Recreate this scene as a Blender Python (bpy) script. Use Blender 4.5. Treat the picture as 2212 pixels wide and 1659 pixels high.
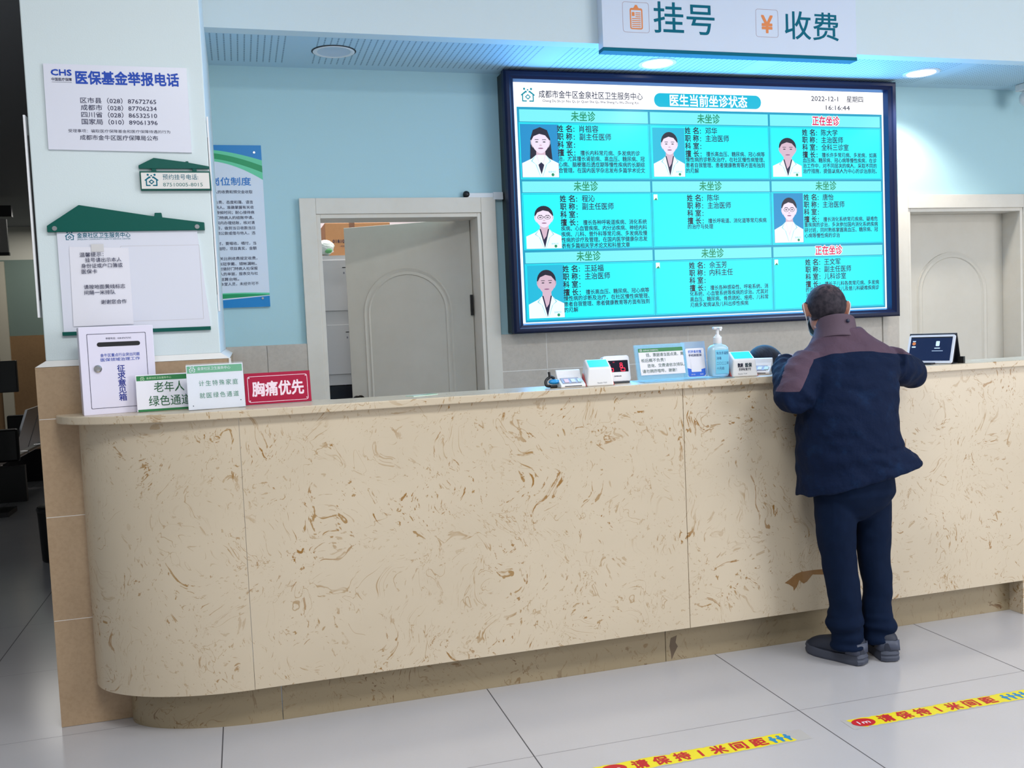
import bpy, bmesh, math, random
from math import sin, cos, pi, radians, sqrt
from mathutils import Vector, Matrix, noise

for o in list(bpy.data.objects):
    bpy.data.objects.remove(o)
SC = bpy.context.scene
COL = SC.collection
random.seed(7)

# ------------------------------------------------------------------ camera
CAM_F, PITCH, YAW, ROLL = 2042.45, -.0612, .2767, -.0439
CAM_POS = Vector((.0251, -3.4839, 1.4279))
_fw = Vector((sin(YAW)*cos(PITCH), cos(YAW)*cos(PITCH), sin(PITCH)))
_r0 = Vector((cos(YAW), -sin(YAW), 0)); _u0 = _r0.cross(_fw)
_rt = _r0*cos(ROLL) + _u0*sin(ROLL); _up = _u0*cos(ROLL) - _r0*sin(ROLL)
cd = bpy.data.cameras.new('camera'); cam = bpy.data.objects.new('camera', cd); COL.objects.link(cam)
cd.sensor_width = 36; cd.sensor_fit = 'HORIZONTAL'; cd.lens = CAM_F*36/2212; cd.clip_start = .05
M = Matrix(((_rt.x, _up.x, -_fw.x), (_rt.y, _up.y, -_fw.y), (_rt.z, _up.z, -_fw.z)))
cam.matrix_world = Matrix.Translation(CAM_POS) @ M.to_4x4()
SC.camera = cam

# ------------------------------------------------------------------ world, lights, exposure
def lin(c):
    return tuple(((x/255)/12.92 if x/255 <= .04045 else ((x/255+.055)/1.055)**2.4) for x in c) + (1,)
w = bpy.data.worlds.new('hall_daylight'); SC.world = w; w.use_nodes = True
w.node_tree.nodes['Background'].inputs[0].default_value = lin((230, 233, 233))
w.node_tree.nodes['Background'].inputs[1].default_value = .42
SC.view_settings.view_transform = 'Standard'; SC.view_settings.look = 'None'
SC.view_settings.exposure = 0.0; SC.view_settings.gamma = 1

def area(name, loc, target, sx, sy, power, col):
    l = bpy.data.lights.new(name, 'AREA'); l.shape = 'RECTANGLE'; l.size = sx; l.size_y = sy
    l.energy = power; l.color = lin(col)[:3]
    o = bpy.data.objects.new(name, l); COL.objects.link(o); o.location = loc
    o.rotation_euler = (Vector(target) - Vector(loc)).to_track_quat('-Z', 'Y').to_euler()
    return o
# hall ceiling panels in front of the counter and the glazed entrance behind to the right
area('ceiling_panel_lamp', (.2, -2.2, 3.45), (.2, -2.2, 0), 1.2, .6, 62, (250, 251, 250))
area('ceiling_panel_lamp', (3.2, -2.2, 3.45), (3.2, -2.2, 0), 1.2, .6, 40, (250, 251, 250))
area('ceiling_panel_lamp', (1.7, -5.0, 3.45), (1.7, -5.0, 0), 1.2, .6, 40, (250, 251, 250))
area('entrance_daylight', (6.8, -5.2, 1.9), (1.4, .3, 1.2), 3.6, 3.0, 212, (246, 247, 250))

# ------------------------------------------------------------------ materials
MATS = {}
def mat(name, c=(200, 200, 200), rough=.5, metal=0, spec=.5, emit=None, es=1.0, trans=0, alpha=1, bump=None, coat=0, sub=0, ior=None):
    if name in MATS: return MATS[name]
    m = bpy.data.materials.new(name); m.use_nodes = True
    b = m.node_tree.nodes['Principled BSDF']
    b.inputs['Base Color'].default_value = lin(c); b.inputs['Roughness'].default_value = rough
    b.inputs['Metallic'].default_value = metal; b.inputs['Specular IOR Level'].default_value = spec
    b.inputs['Transmission Weight'].default_value = trans; b.inputs['Alpha'].default_value = alpha
    b.inputs['Coat Weight'].default_value = coat
    if ior: b.inputs['IOR'].default_value = ior
    if emit is not None:
        b.inputs['Emission Color'].default_value = lin(emit); b.inputs['Emission Strength'].default_value = es
    if bump:
        nt = m.node_tree
        tc = nt.nodes.new('ShaderNodeTexCoord'); n = nt.nodes.new('ShaderNodeTexNoise')
        n.inputs['Scale'].default_value = bump[0]; n.inputs['Detail'].default_value = 4
        bp = nt.nodes.new('ShaderNodeBump'); bp.inputs['Strength'].default_value = bump[1]; bp.inputs['Distance'].default_value = bump[2]
        nt.links.new(tc.outputs['Object'], n.inputs['Vector']); nt.links.new(n.outputs[0], bp.inputs['Height'])
        nt.links.new(bp.outputs[0], b.inputs['Normal'])
    MATS[name] = m
    return m

class NT:
    """small node-building helper"""
    def __init__(s, m): s.nt = m.node_tree; s.b = s.nt.nodes['Principled BSDF']
    def n(s, t, **kw):
        x = s.nt.nodes.new('ShaderNode'+t)
        for k, v in kw.items(): setattr(x, k, v)
        return x
    def put(s, sock, v):
        if hasattr(v, 'links') or isinstance(v, bpy.types.NodeSocket): s.nt.links.new(v, sock)
        else: sock.default_value = v
    def math(s, op, a, b=None, c=None, clamp=False):
        x = s.n('Math', operation=op, use_clamp=clamp); s.put(x.inputs[0], a)
        if b is not None: s.put(x.inputs[1], b)
        if c is not None: s.put(x.inputs[2], c)
        return x.outputs[0]
    def ramp(s, v, lo, hi, a=0, b=1):
        x = s.n('MapRange', interpolation_type='SMOOTHSTEP'); s.put(x.inputs[0], v)
        for i, k in enumerate((lo, hi, a, b)): x.inputs[i+1].default_value = k
        return x.outputs[0]
    def noise(s, vec, scale, detail=2, rough=.5, dist=0):
        x = s.n('TexNoise'); s.put(x.inputs['Vector'], vec)
        x.inputs['Scale'].default_value = scale; x.inputs['Detail'].default_value = detail
        x.inputs['Roughness'].default_value = rough; x.inputs['Distortion'].default_value = dist
        return x
    def mix(s, f, a, b):
        x = s.n('Mix', data_type='RGBA'); s.put(x.inputs[0], f); s.put(x.inputs[6], a); s.put(x.inputs[7], b)
        return x.outputs[2]
    def pos(s): return s.n('TexCoord').outputs['Object']
    def sep(s, v):
        x = s.n('SeparateXYZ'); s.put(x.inputs[0], v); return x.outputs
    def color(s, c): s.nt.links.new(c, s.b.inputs['Base Color'])

def speckled(name, c, c2, rough, scale=60, amt=.5, spec=.5, big=3.0):
    m = mat(name, c, rough, spec=spec); t = NT(m); p = t.pos()
    a = t.ramp(t.noise(p, scale, 4, .65).outputs[0], .35, .75); b = t.ramp(t.noise(p, big, 3).outputs[0], .3, .7)
    f = t.math('MULTIPLY', t.math('ADD', a, b), amt*.5)
    t.color(t.mix(f, lin(c), lin(c2)))
    return m

def make_stone(name, base, fleck, deep, rough):
    m = mat(name, base, rough, spec=.45); t = NT(m); p = t.pos()
    wn = t.noise(p, 2.6, 2).outputs[1]
    sub = t.n('VectorMath', operation='MULTIPLY_ADD'); t.put(sub.inputs[0], wn); sub.inputs[1].default_value = (.62, .62, .62); t.put(sub.inputs[2], p)
    q = sub.outputs[0]
    # stretched flow coordinates: flecks become short strokes that follow the swirl
    mp = t.n('Mapping'); t.put(mp.inputs[0], q); mp.inputs['Rotation'].default_value = (0, .6, 0); mp.inputs['Scale'].default_value = (1, 1, .5)
    q2 = mp.outputs[0]
    patch = t.ramp(t.noise(p, 3.4, 2).outputs[0], .40, .62)
    f1 = t.ramp(t.noise(q2, 24, 4, .62, 1.5).outputs[0], .615, .645)
    f2 = t.ramp(t.noise(q2, 11, 4, .68, 2.4).outputs[0], .628, .65)
    f3 = t.ramp(t.noise(q2, 62, 2, .5, .8).outputs[0], .64, .71)
    ln = t.noise(q, 7.0, 3, .5, 1.0).outputs[0]
    d = t.math('ABSOLUTE', t.math('SUBTRACT', ln, .5))
    line = t.math('MULTIPLY', t.ramp(d, .0, .010, 1, 0), t.ramp(t.noise(p, 5.5, 1).outputs[0], .50, .62))
    cloud = t.ramp(t.noise(p, 1.6, 3).outputs[0], .3, .7)
    b = t.mix(cloud, lin(base), lin(tuple(min(255, x+7) for x in base)))
    a = t.math('MULTIPLY', f1, t.math('MULTIPLY_ADD', patch, .9, .1))
    c = t.mix(t.math('MULTIPLY', f3, .45), b, lin(fleck))
    c = t.mix(t.math('MULTIPLY', line, .7), c, lin(fleck))
    c = t.mix(t.math('MULTIPLY', a, .92), c, lin(fleck))
    c = t.mix(t.math('MULTIPLY', f2, t.math('MULTIPLY_ADD', patch, .7, .3)), c, lin(deep))
    t.color(c)
    return m

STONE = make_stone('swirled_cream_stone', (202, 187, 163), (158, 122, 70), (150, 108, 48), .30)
STONE_SHADED = make_stone('swirled_cream_stone_shaded', (150, 135, 108), (124, 98, 64), (106, 80, 52), .35)  # same counter stone, with the shade under the overhang darkened into its colours
CLAD = speckled('tan_cladding_stone', (180, 154, 124), (158, 132, 103), .42, 70, .8)
WAINS = speckled('grey_beige_wall_stone', (196, 188, 178), (172, 164, 154), .4, 45, .8)
PAINT = mat('pale_blue_white_wall_paint', (214, 228, 232), .75, spec=.2, bump=(220, .15, .002))
PAINT_B = mat('pale_aqua_wall_paint', (176, 211, 219), .75, spec=.2, bump=(220, .15, .002))
PILLAR = mat('cool_white_pillar_paint', (216, 228, 230), .7, spec=.25, bump=(200, .15, .002))
GROUT = mat('white_grout', (232, 230, 226), .8)
TRIMW = speckled('off_white_door_trim', (218, 213, 203), (208, 202, 190), .45, 12, .6)
LEAF = speckled('cream_moulded_door_skin', (206, 201, 190), (196, 190, 177), .5, 9, .6)
BEZEL_GLARE = mat('black_bezel_blue_glare', (8, 22, 56), .4, spec=.25)  # black bezel, its base colour tinted navy with the screen's glare
BLACK = mat('black_plastic', (14, 15, 18), .4)
WHITEP = mat('white_plastic', (236, 236, 238), .35)
STEEL = mat('brushed_steel', (190, 192, 196), .3, metal=1)
CHROME = mat('chrome', (220, 220, 222), .12, metal=1)
GREEN = mat('dark_teal_green_acrylic', (0, 86, 76), .4, spec=.3)
PAPER = mat('white_paper', (232, 231, 240), .7)
BOARD = mat('white_acrylic_board', (224, 226, 238), .3)
INK = mat('dark_navy_ink', (34, 36, 74), .6)
BLUEINK = mat('blue_ink', (14, 70, 178), .6)
TEALINK = mat('teal_ink', (0, 104, 126), .6, spec=.15)
GREENINK = mat('green_ink', (20, 128, 90), .6)
ORANGE = mat('orange_print', (236, 138, 72), .5)
REDLED = mat('red_led_digit', (120, 0, 20), .5, emit=(255, 30, 70), es=1.5)
ACR = mat('clear_acrylic', (224, 242, 250), .08, spec=.5, alpha=.10)

# ------------------------------------------------------------------ geometry helpers
_TC = {}
def text_mesh(s, bold=0.0, res=2):
    k = (s, bold, res)
    if k not in _TC:
        c = bpy.data.curves.new('t', 'FONT'); c.body = s; c.size = 1; c.resolution_u = res; c.offset = bold
        o = bpy.data.objects.new('t', c); m = o.to_mesh()
        V = [v.co.copy() for v in m.vertices]; F = [tuple(p.vertices) for p in m.polygons]
        o.to_mesh_clear(); bpy.data.objects.remove(o); bpy.data.curves.remove(c)
        if not V: V = [Vector((0, 0, 0))]
        x0 = min(v.x for v in V); x1 = max(v.x for v in V); y0 = min(v.y for v in V); y1 = max(v.y for v in V)
        _TC[k] = (V, F, x0, x1, y0, y1)
    return _TC[k]

class G:
    def __init__(s): s.V = []; s.F = []; s.MI = []; s.mats = []
    def mi(s, m):
        if m not in s.mats: s.mats.append(m)
        return s.mats.index(m)
    def add(s, V, F, m):
        k = len(s.V); s.V += [tuple(v) for v in V]; i = s.mi(m)
        for f in F: s.F.append(tuple(a+k for a in f)); s.MI.append(i)
        return s
    def box(s, x, y, z, m):
        V = [(a, b, c) for c in z for b in y for a in x]
        return s.add(V, [(0, 2, 3, 1), (4, 5, 7, 6), (0, 1, 5, 4), (2, 6, 7, 3), (0, 4, 6, 2), (1, 3, 7, 5)], m)
    def flat(s, pts, y, m):                                     # face towards -Y
        return s.add([(p[0], y, p[1]) for p in pts], [tuple(range(len(pts)))], m)
    def rect(s, x0, z0, x1, z1, y, m): return s.flat([(x0, z0), (x1, z0), (x1, z1), (x0, z1)], y, m)
    def prism(s, pts, y0, y1, m):                               # XZ outline (counter-clockwise) extruded along Y
        n = len(pts); V = [(p[0], y0, p[1]) for p in pts] + [(p[0], y1, p[1]) for p in pts]
        F = [tuple(range(n)), tuple(range(2*n-1, n-1, -1))] + [(i, i+n, (i+1) % n+n, (i+1) % n) for i in range(n)]
        return s.add(V, F, m)
    def zprism(s, pts, z0, z1, m):                              # XY outline (ccw) extruded along Z
        n = len(pts); V = [(p[0], p[1], z0) for p in pts] + [(p[0], p[1], z1) for p in pts]
        F = [tuple(range(n-1, -1, -1)), tuple(range(n, 2*n))] + [(i, (i+1) % n, (i+1) % n+n, i+n) for i in range(n)]
        return s.add(V, F, m)
    def xprism(s, pts, x0, x1, m):                              # YZ outline extruded along X
        n = len(pts); V = [(x0, p[0], p[1]) for p in pts] + [(x1, p[0], p[1]) for p in pts]
        F = [tuple(range(n-1, -1, -1)), tuple(range(n, 2*n))] + [(i, (i+1) % n, (i+1) % n+n, i+n) for i in range(n)]
        return s.add(V, F, m)
    def rings(s, R, m, cap=True, closed=True):
        n = len(R[0]); V = [p for r in R for p in r]; F = []
        for i in range(len(R)-1):
            for j in range(n if closed else n-1):
                a = i*n+j; b = i*n+(j+1) % n; F.append((a, b, b+n, a+n))
        if cap: F += [tuple(range(n-1, -1, -1)), tuple(range((len(R)-1)*n, len(R)*n))]
        return s.add(V, F, m)
    def lathe(s, prof, c, m, n=32, cap=True):                   # profile (r,z) around vertical axis
        return s.rings([[(c[0]+max(r, 1e-4)*cos(2*pi*j/n), c[1]+max(r, 1e-4)*sin(2*pi*j/n), c[2]+z) for j in range(n)] for r, z in prof], m, cap)
    def tube(s, pts, rad, m, n=12, cap=True, flat=None):
        P = [Vector(p) for p in pts]; R = []
        rad = rad if isinstance(rad, (list, tuple)) else [rad]*len(P)
        t0 = (P[1]-P[0]).normalized(); ref = Vector((0, 0, 1)) if abs(t0.z) < .9 else Vector((1, 0, 0))
        u = (ref - t0*ref.dot(t0)).normalized()
        for i, p in enumerate(P):
            t = ((P[min(i+1, len(P)-1)] - P[max(i-1, 0)])).normalized()
            u = (u - t*u.dot(t)).normalized(); v = t.cross(u)
            ra, rb = rad[i] if isinstance(rad[i], (list, tuple)) else (rad[i], rad[i])
            R.append([p + u*ra*cos(2*pi*j/n) + v*rb*sin(2*pi*j/n) for j in range(n)])
        return s.rings(R, m, cap)
    def ball(s, c, r, m, n=20, rot=None):
        r = (r, r, r) if not isinstance(r, (list, tuple)) else r; R = []
        for i in range(1, n//2):
            a = pi*i/(n//2); R.append([Vector((r[0]*sin(a)*cos(2*pi*j/n), r[1]*sin(a)*sin(2*pi*j/n), -r[2]*cos(a))) for j in range(n)])
        if rot is not None: R = [[rot @ p for p in q] for q in R]
        return s.rings([[p + Vector(c) for p in q] for q in R], m)
    def text(s, t, x, z, h, y, m, w=None, bold=0.0, anchor='l', res=2):
        """text standing on z with character height h, facing -Y; w squeezes or stretches it to a width"""
        V, F, x0, x1, y0, y1 = text_mesh(t, 0.0, res)
        k = h/.88; kx = k if w is None else w/max(x1-x0, 1e-6)
        W = (x1-x0)*kx; ox = x - x0*kx - (W/2 if anchor == 'c' else W if anchor == 'r' else 0)
        b = bold*1.1
        for i, (dx, dz) in enumerate(((-b, -b), (b, -b), (-b, b), (b, b), (0, b*1.3), (0, -b*1.3)) if bold else ((0, 0),)):
            s.add([(ox+v.x*kx+dx*k, y-i*5e-5, z+(v.y+.08)*k+dz*k) for v in V], F, m)
        return s
    def obj(s, name, parent=None, loc=(0, 0, 0), rot=(0, 0, 0), smooth=None, bevel=0, seg=2):
        me = bpy.data.meshes.new(name); me.from_pydata(s.V, [], s.F); me.update()
        for m in s.mats: me.materials.append(m)
        me.polygons.foreach_set('material_index', s.MI)
        if smooth is not None:
            bm = bmesh.new(); bm.from_mesh(me); bmesh.ops.recalc_face_normals(bm, faces=bm.faces[:]); bm.to_mesh(me); bm.free()
            me.polygons.foreach_set('use_smooth', [True]*len(me.polygons)); me.set_sharp_from_angle(angle=radians(smooth))
        o = bpy.data.objects.new(name, me); COL.objects.link(o); o.location = loc; o.rotation_euler = rot
        if parent: o.parent = parent
        if bevel:
            b = o.modifiers.new('soft_edge', 'BEVEL'); b.width = bevel; b.segments = seg; b.limit_method = 'ANGLE'; b.angle_limit = radians(35)
        return o

def tag(o, label, cat, group=None, kind=None):
    o['label'] = label; o['category'] = cat
    if group: o['group'] = group
    if kind: o['kind'] = kind
    return o
def thing(name, label, cat, loc=(0, 0, 0), rz=0, group=None, rx=0, kind=None):
    o = bpy.data.objects.new(name, None); COL.objects.link(o); o.empty_display_size = .05
    o.location = loc; o.rotation_euler = (rx, 0, rz)
    return tag(o, label, cat, group, kind)
def struct(name, g, label, cat, **kw):
    return tag(g.obj(name, **kw), label, cat, kind='structure')

def rrect(x0, z0, x1, z1, r, n=6):
    P = []
    for cx, cz, a in ((x1-r, z0+r, -90), (x1-r, z1-r, 0), (x0+r, z1-r, 90), (x0+r, z0+r, 180)):
        P += [(cx+r*cos(radians(a+90*i/n)), cz+r*sin(radians(a+90*i/n))) for i in range(n+1)]
    return P
def ring2(P, Q):                                                # faces between two outlines with equal counts
    n = len(P); return P+Q, [(i, (i+1) % n, (i+1) % n+n, i+n) for i in range(n)]
def frame_flat(g, outer, inner, y, m):
    V, F = ring2(outer, inner); g.add([(p[0], y, p[1]) for p in V], F, m)
def ell(cx, cz, rx, rz, n=24, a0=0, a1=360):
    full = a1-a0 == 360
    return [(cx+rx*cos(radians(a0+(a1-a0)*i/(n if full else n-1))), cz+rz*sin(radians(a0+(a1-a0)*i/(n if full else n-1)))) for i in range(n)]
def smoothpath(P, k=6):
    P = [Vector(p) for p in P]; out = []
    for i in range(len(P)-1):
        a, b, c, d = P[max(i-1, 0)], P[i], P[i+1], P[min(i+2, len(P)-1)]
        for j in range(k):
            t = j/k
            out.append(.5*((2*b) + (c-a)*t + (2*a-5*b+4*c-d)*t*t + (3*b-a-3*c+d)*t*t*t))
    return out + [P[-1]]
def remesh(g, voxel, smooth=6, factor=.5):
    """one continuous surface from overlapping closed pieces"""
    o = g.obj('tmp'); o.modifiers.clear()
    r = o.modifiers.new('r', 'REMESH'); r.mode = 'VOXEL'; r.voxel_size = voxel
    if smooth:
        k = o.modifiers.new('s', 'SMOOTH'); k.factor = factor; k.iterations = smooth
    dg = bpy.context.evaluated_depsgraph_get(); dg.update()
    me = bpy.data.meshes.new_from_object(o.evaluated_get(dg))
    V = [v.co.copy() for v in me.vertices]; F = [tuple(p.vertices) for p in me.polygons]; N = [v.normal.copy() for v in me.vertices]
    bpy.data.objects.remove(o); bpy.data.meshes.remove(me)
    return V, F, N
def mesh_obj(name, V, F, mats, parent=None, mi=None, smooth=True, loc=(0, 0, 0), attr=None):
    me = bpy.data.meshes.new(name); me.from_pydata([tuple(v) for v in V], [], F); me.update()
    for m in mats: me.materials.append(m)
    if mi: me.polygons.foreach_set('material_index', mi)
    me.polygons.foreach_set('use_smooth', [smooth]*len(me.polygons))
    if attr:
        for k, vals in attr.items():
            a = me.attributes.new(k, 'FLOAT', 'POINT'); a.data.foreach_set('value', vals)
    o = bpy.data.objects.new(name, me); COL.objects.link(o); o.location = loc
    if parent: o.parent = parent
    return o

def logo(g, cx, cz, s, y, m, white):
    """two-house emblem with heart-like diamond and three heads"""
    for sx in (-1, 1):
        P = [(0, .30), (.10, .30), (.40, .06), (.40, .0), (.33, .0), (.33, -.38), (.02, -.38), (.02, -.30), (.25, -.30), (.25, .06), (.05, .20), (0, .17)]
        P = [(cx+sx*(px*1.0+.06)*s, cz+pz*s) for px, pz in P]
        if sx < 0: P.reverse()
        P.reverse()
        g.flat(P[::1], y, m)
        for hx, hz in ((.23, .42),):
            g.flat(ell(cx+sx*hx*s, cz+hz*s, .075*s, .075*s, 10), y, m)
    g.flat(ell(cx, cz+.36*s, .055*s, .055*s, 10), y, m)
    D = [(cx, cz-.26*s), (cx+.2*s, cz-.08*s), (cx, cz+.10*s), (cx-.2*s, cz-.08*s)]
    I = [(cx, cz-.17*s), (cx+.11*s, cz-.08*s), (cx, cz+.01*s), (cx-.11*s, cz-.08*s)]
    frame_flat(g, D, I, y-.0003, m)

# ------------------------------------------------------------------ the setting
ZC, YW, YF = 2.851, 1.75, 1.123              # soffit height, back wall, fascia face
SLAB_T, SLAB_B = 1.175, 1.146

fl = mat('pale_grey_polished_floor_tile', (206, 206, 212), .16, spec=.5); t = NT(fl); p = t.pos(); xyz = t.sep(p)
def joint(v, off, size, wd):
    u = t.math('FRACT', t.math('DIVIDE', t.math('SUBTRACT', v, off), size))
    dd = t.math('MINIMUM', u, t.math('SUBTRACT', 1.0, u))
    return t.math('LESS_THAN', t.math('MULTIPLY', dd, size), wd)
jn = t.math('MAXIMUM', joint(xyz[0], -.1208, 1.0, .0022), t.math('MULTIPLY', joint(xyz[1], -.5485, .79, .0014), .75))
cl = t.ramp(t.noise(p, 1.1, 4).outputs[0], .3, .7); sp = t.ramp(t.noise(p, 120, 2).outputs[0], .35, .7)
c0 = t.mix(cl, lin((188, 187, 191)), lin((197, 195, 198))); c0 = t.mix(t.math('MULTIPLY', sp, .12), c0, lin((188, 186, 188)))
t.color(t.mix(jn, c0, lin((84, 82, 86))))
t.put(t.b.inputs['Roughness'], t.math('MULTIPLY_ADD', jn, .5, .17))
struct('floor', G().add([(-4, -8, 0), (7.5, -8, 0), (7.5, 10, 0), (-4, 10, 0)], [(0, 1, 2, 3)], fl), 'pale grey polished tile floor with thin dark joints', 'floor')

# soffit with rows of small holes
so = mat('perforated_white_soffit_board', (186, 215, 230), .6, spec=.3); t = NT(so); p = t.pos(); xyz = t.sep(p)
ux = t.math('SUBTRACT', t.math('FRACT', t.math('DIVIDE', t.math('ADD', xyz[0], .016), .0315)), .5)
uy = t.math('SUBTRACT', t.math('FRACT', t.math('DIVIDE', xyz[1], .0155)), .5)
d2 = t.math('ADD', t.math('POWER', t.math('MULTIPLY', ux, .0315), 2), t.math('POWER', t.math('MULTIPLY', uy, .0155), 2))
hole = t.math('LESS_THAN', d2, .0041**2)
ins = t.math('MULTIPLY', t.math('GREATER_THAN', xyz[1], 1.18), t.math('LESS_THAN', xyz[1], 1.665))
um = t.math('FRACT', t.math('DIVIDE', t.math('SUBTRACT', xyz[0], .445), 1.29))
ins = t.math('MULTIPLY', ins, t.math('LESS_THAN', um, .905))
t.color(t.mix(t.math('MULTIPLY', hole, ins), lin((186, 215, 230)), lin((60, 92, 118))))
struct('ceiling', G().box((-.053, 7), (YF+.001, YW), (ZC, ZC+.03), so), 'perforated white soffit over the staff area behind the counter', 'ceiling')
struct('wall_upper', G().box((-.053, 7), (YF, YF+.08), (ZC-.0006, 3.55), PAINT), 'pale painted bulkhead above the counter that carries the hanging sign', 'wall')
struct('ceiling_hall', G().box((-4, 7.5), (-8, YF+.5), (3.55, 3.6), mat('white_hall_ceiling', (236, 238, 240), .8)), 'white ceiling of the hall', 'ceiling')

# back wall with two door openings
D1 = (.452, 1.366, 2.072); D2 = (4.205, 5.12, 2.072)
g = G()
for x0, x1, z0, z1 in ((-.053, D1[0], 0, ZC), (D1[0], D1[1], D1[2], ZC), (D1[1], D2[0], 0, ZC), (D2[0], D2[1], D2[2], ZC), (D2[1], 7, 0, ZC)):
    g.box((x0, x1), (YW, YW+.18), (z0, z1), PAINT_B)
struct('wall_back', g, 'pale aqua painted wall behind the counter', 'wall')
# stone wainscot with joints
wz = 1.382
g = G()
for x0, x1 in ((-.053, .366), (1.4376, 4.117), (5.21, 7)):
    g.box((x0, x1), (YW-.03, YW), (0, wz), WAINS)
struct('wall_wainscot', g, 'grey beige stone wainscot along the lower back wall', 'wall', bevel=.002)
g = G()
for x in (2.62, 3.55, 1.72): g.box((x-.0016, x+.0016), (YW-.0308, YW-.029), (0, wz-.004), GROUT)
g.box((.155, .158), (YW-.0308, YW-.029), (0, wz-.004), mat('grey_joint', (120, 114, 106), .8))
for x0, x1 in ((-.053, .366), (1.4376, 4.117)): g.box((x0, x1), (YW-.0308, YW-.029), (1.168, 1.1715), GROUT)
struct('trim_3', g, 'thin joints between the wainscot stones', 'trim')
g = G().box((3.995, 4.117), (YW-.038, YW-.03), (0, 1.405), WAINS)
struct('trim_4', g, 'raised stone block of the wainscot beside the closed door', 'trim', bevel=.003)

# pillar
PX0, PX1, PY = -.671, -.053, .344
struct('wall_pillar', G().box((PX0, PX1), (PY, YW+.02), (1.372, 3.55), PILLAR), 'cool white painted pillar carrying the notice boards', 'pillar', bevel=.004)
g = G(); CX0, CX1 = -.705, -.020
zz = [0, .4056, .7954, 1.160, 1.352]
for a, b in zip(zz, zz[1:]): g.box((CX0, CX1), (PY-.02, YW), (a+.0012, b-.0012), CLAD)
g.add([(CX0, PY-.02, 1.352), (CX1, PY-.02, 1.352), (CX1, YW, 1.352), (CX0, YW, 1.352), (PX0, PY, 1.374), (PX1, PY, 1.374), (PX1, YW, 1.374), (PX0, YW, 1.374)],
      [(0, 1, 5, 4), (1, 2, 6, 5), (2, 3, 7, 6), (3, 0, 4, 7)], GROUT)
struct('wall_pillar_base', g, 'tan stone cladding around the foot of the pillar', 'pillar')
g = G()
for z in zz[1:4]: g.box((CX0+.001, CX1-.001), (PY-.0195, YW), (z-.0016, z+.0016), GROUT)
g.box((CX1-.004, CX1+.004), (PY-.024, PY-.012), (1.0, 1.352), GROUT)
struct('trim_1', g, 'white grout lines between the tan cladding stones', 'trim')
# corner guards hung beside the pillar
g = G().box((PX0-.016, PX0-.009), (PY+.002, PY+.05), (1.535, 2.27), WHITEP).box((PX0-.012, PX0), (PY+.02, PY+.04), (1.6, 2.2), BLACK)
struct('trim_2', g, 'thin white edge strip on the dark corner side of the pillar', 'trim')
g = G().box((PX1+.002, PX1+.008), (PY+.002, PY+.05), (1.535, 2.275), WHITEP).box((PX1, PX1+.004), (PY+.02, PY+.04), (1.6, 2.2), BLACK)
struct('trim_5', g, 'thin white edge strip on the pillar corner beside the poster', 'trim')

# corridor to the left
DK = mat('dim_grey_corridor_paint', (150, 156, 158), .8, spec=.2); DADO = mat('grey_green_corridor_dado', (120, 138, 130), .6, spec=.3)
BRN = speckled('brown_corridor_wainscot', (150, 118, 82), (128, 98, 66), .45, 30, .7)
g = G().box((-3.4, -.671), (9.6, 9.75), (0, 1.575), BRN).box((-3.4, -.671), (9.61, 9.75), (1.575, 2.52), DADO).box((-3.4, -.671), (9.62, 9.75), (2.52, 3.0), mat('cream_corridor_wall', (205, 204, 192), .7))
g.box((-2.86, -2.74), (9.56, 9.6), (0, 2.5), mat('pale_corridor_post', (196, 190, 172), .6))
struct('wall_corridor_end', g, 'far corridor wall with green dado above brown stone', 'wall')
struct('wall_corridor_left', G().box((-3.5, -3.4), (.6, 9.7), (0, 3.0), DK), 'grey left wall of the dark corridor', 'wall')
struct('wall_corridor_right', G().box((-.671, -.053), (YW+.02, 9.7), (0, 3.0), DK), 'grey right wall of the dark corridor behind the pillar', 'wall')
struct('ceiling_corridor', G().box((-4, -.671), (.4, 9.75), (2.93, 3.0), mat('grey_corridor_ceiling', (120, 122, 126), .7)), 'low grey ceiling of the corridor', 'ceiling')

l = bpy.data.lights.new('corridor_lamp', 'AREA'); l.size = 1.0; l.energy = 18; l.color = (1, .97, .92)
o = bpy.data.objects.new('corridor_lamp', l); COL.objects.link(o); o.location = (-2.1, 8.6, 2.88)
# storage room behind the open door
RW = mat('pinkish_white_storeroom_paint', (228, 218, 222), .8)
g = G().box((-.05, 3.0), (3.35, 3.45), (0, 2.75), RW).box((-.053, .0), (YW+.18, 3.45), (0, 2.75), RW).box((2.9, 3.0), (YW+.18, 3.45), (0, 2.75), RW).box((-.053, 3.0), (YW+.18, 3.45), (2.75, 2.8), RW)
struct('wall_storeroom', g, 'pinkish white walls of the storeroom behind the open door', 'wall')
l = bpy.data.lights.new('storeroom_lamp', 'AREA'); l.size = .6; l.energy = 15; l.color = (1, .96, .92)
o = bpy.data.objects.new('storeroom_lamp', l); COL.objects.link(o); o.location = (.85, 2.65, 2.72)

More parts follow.
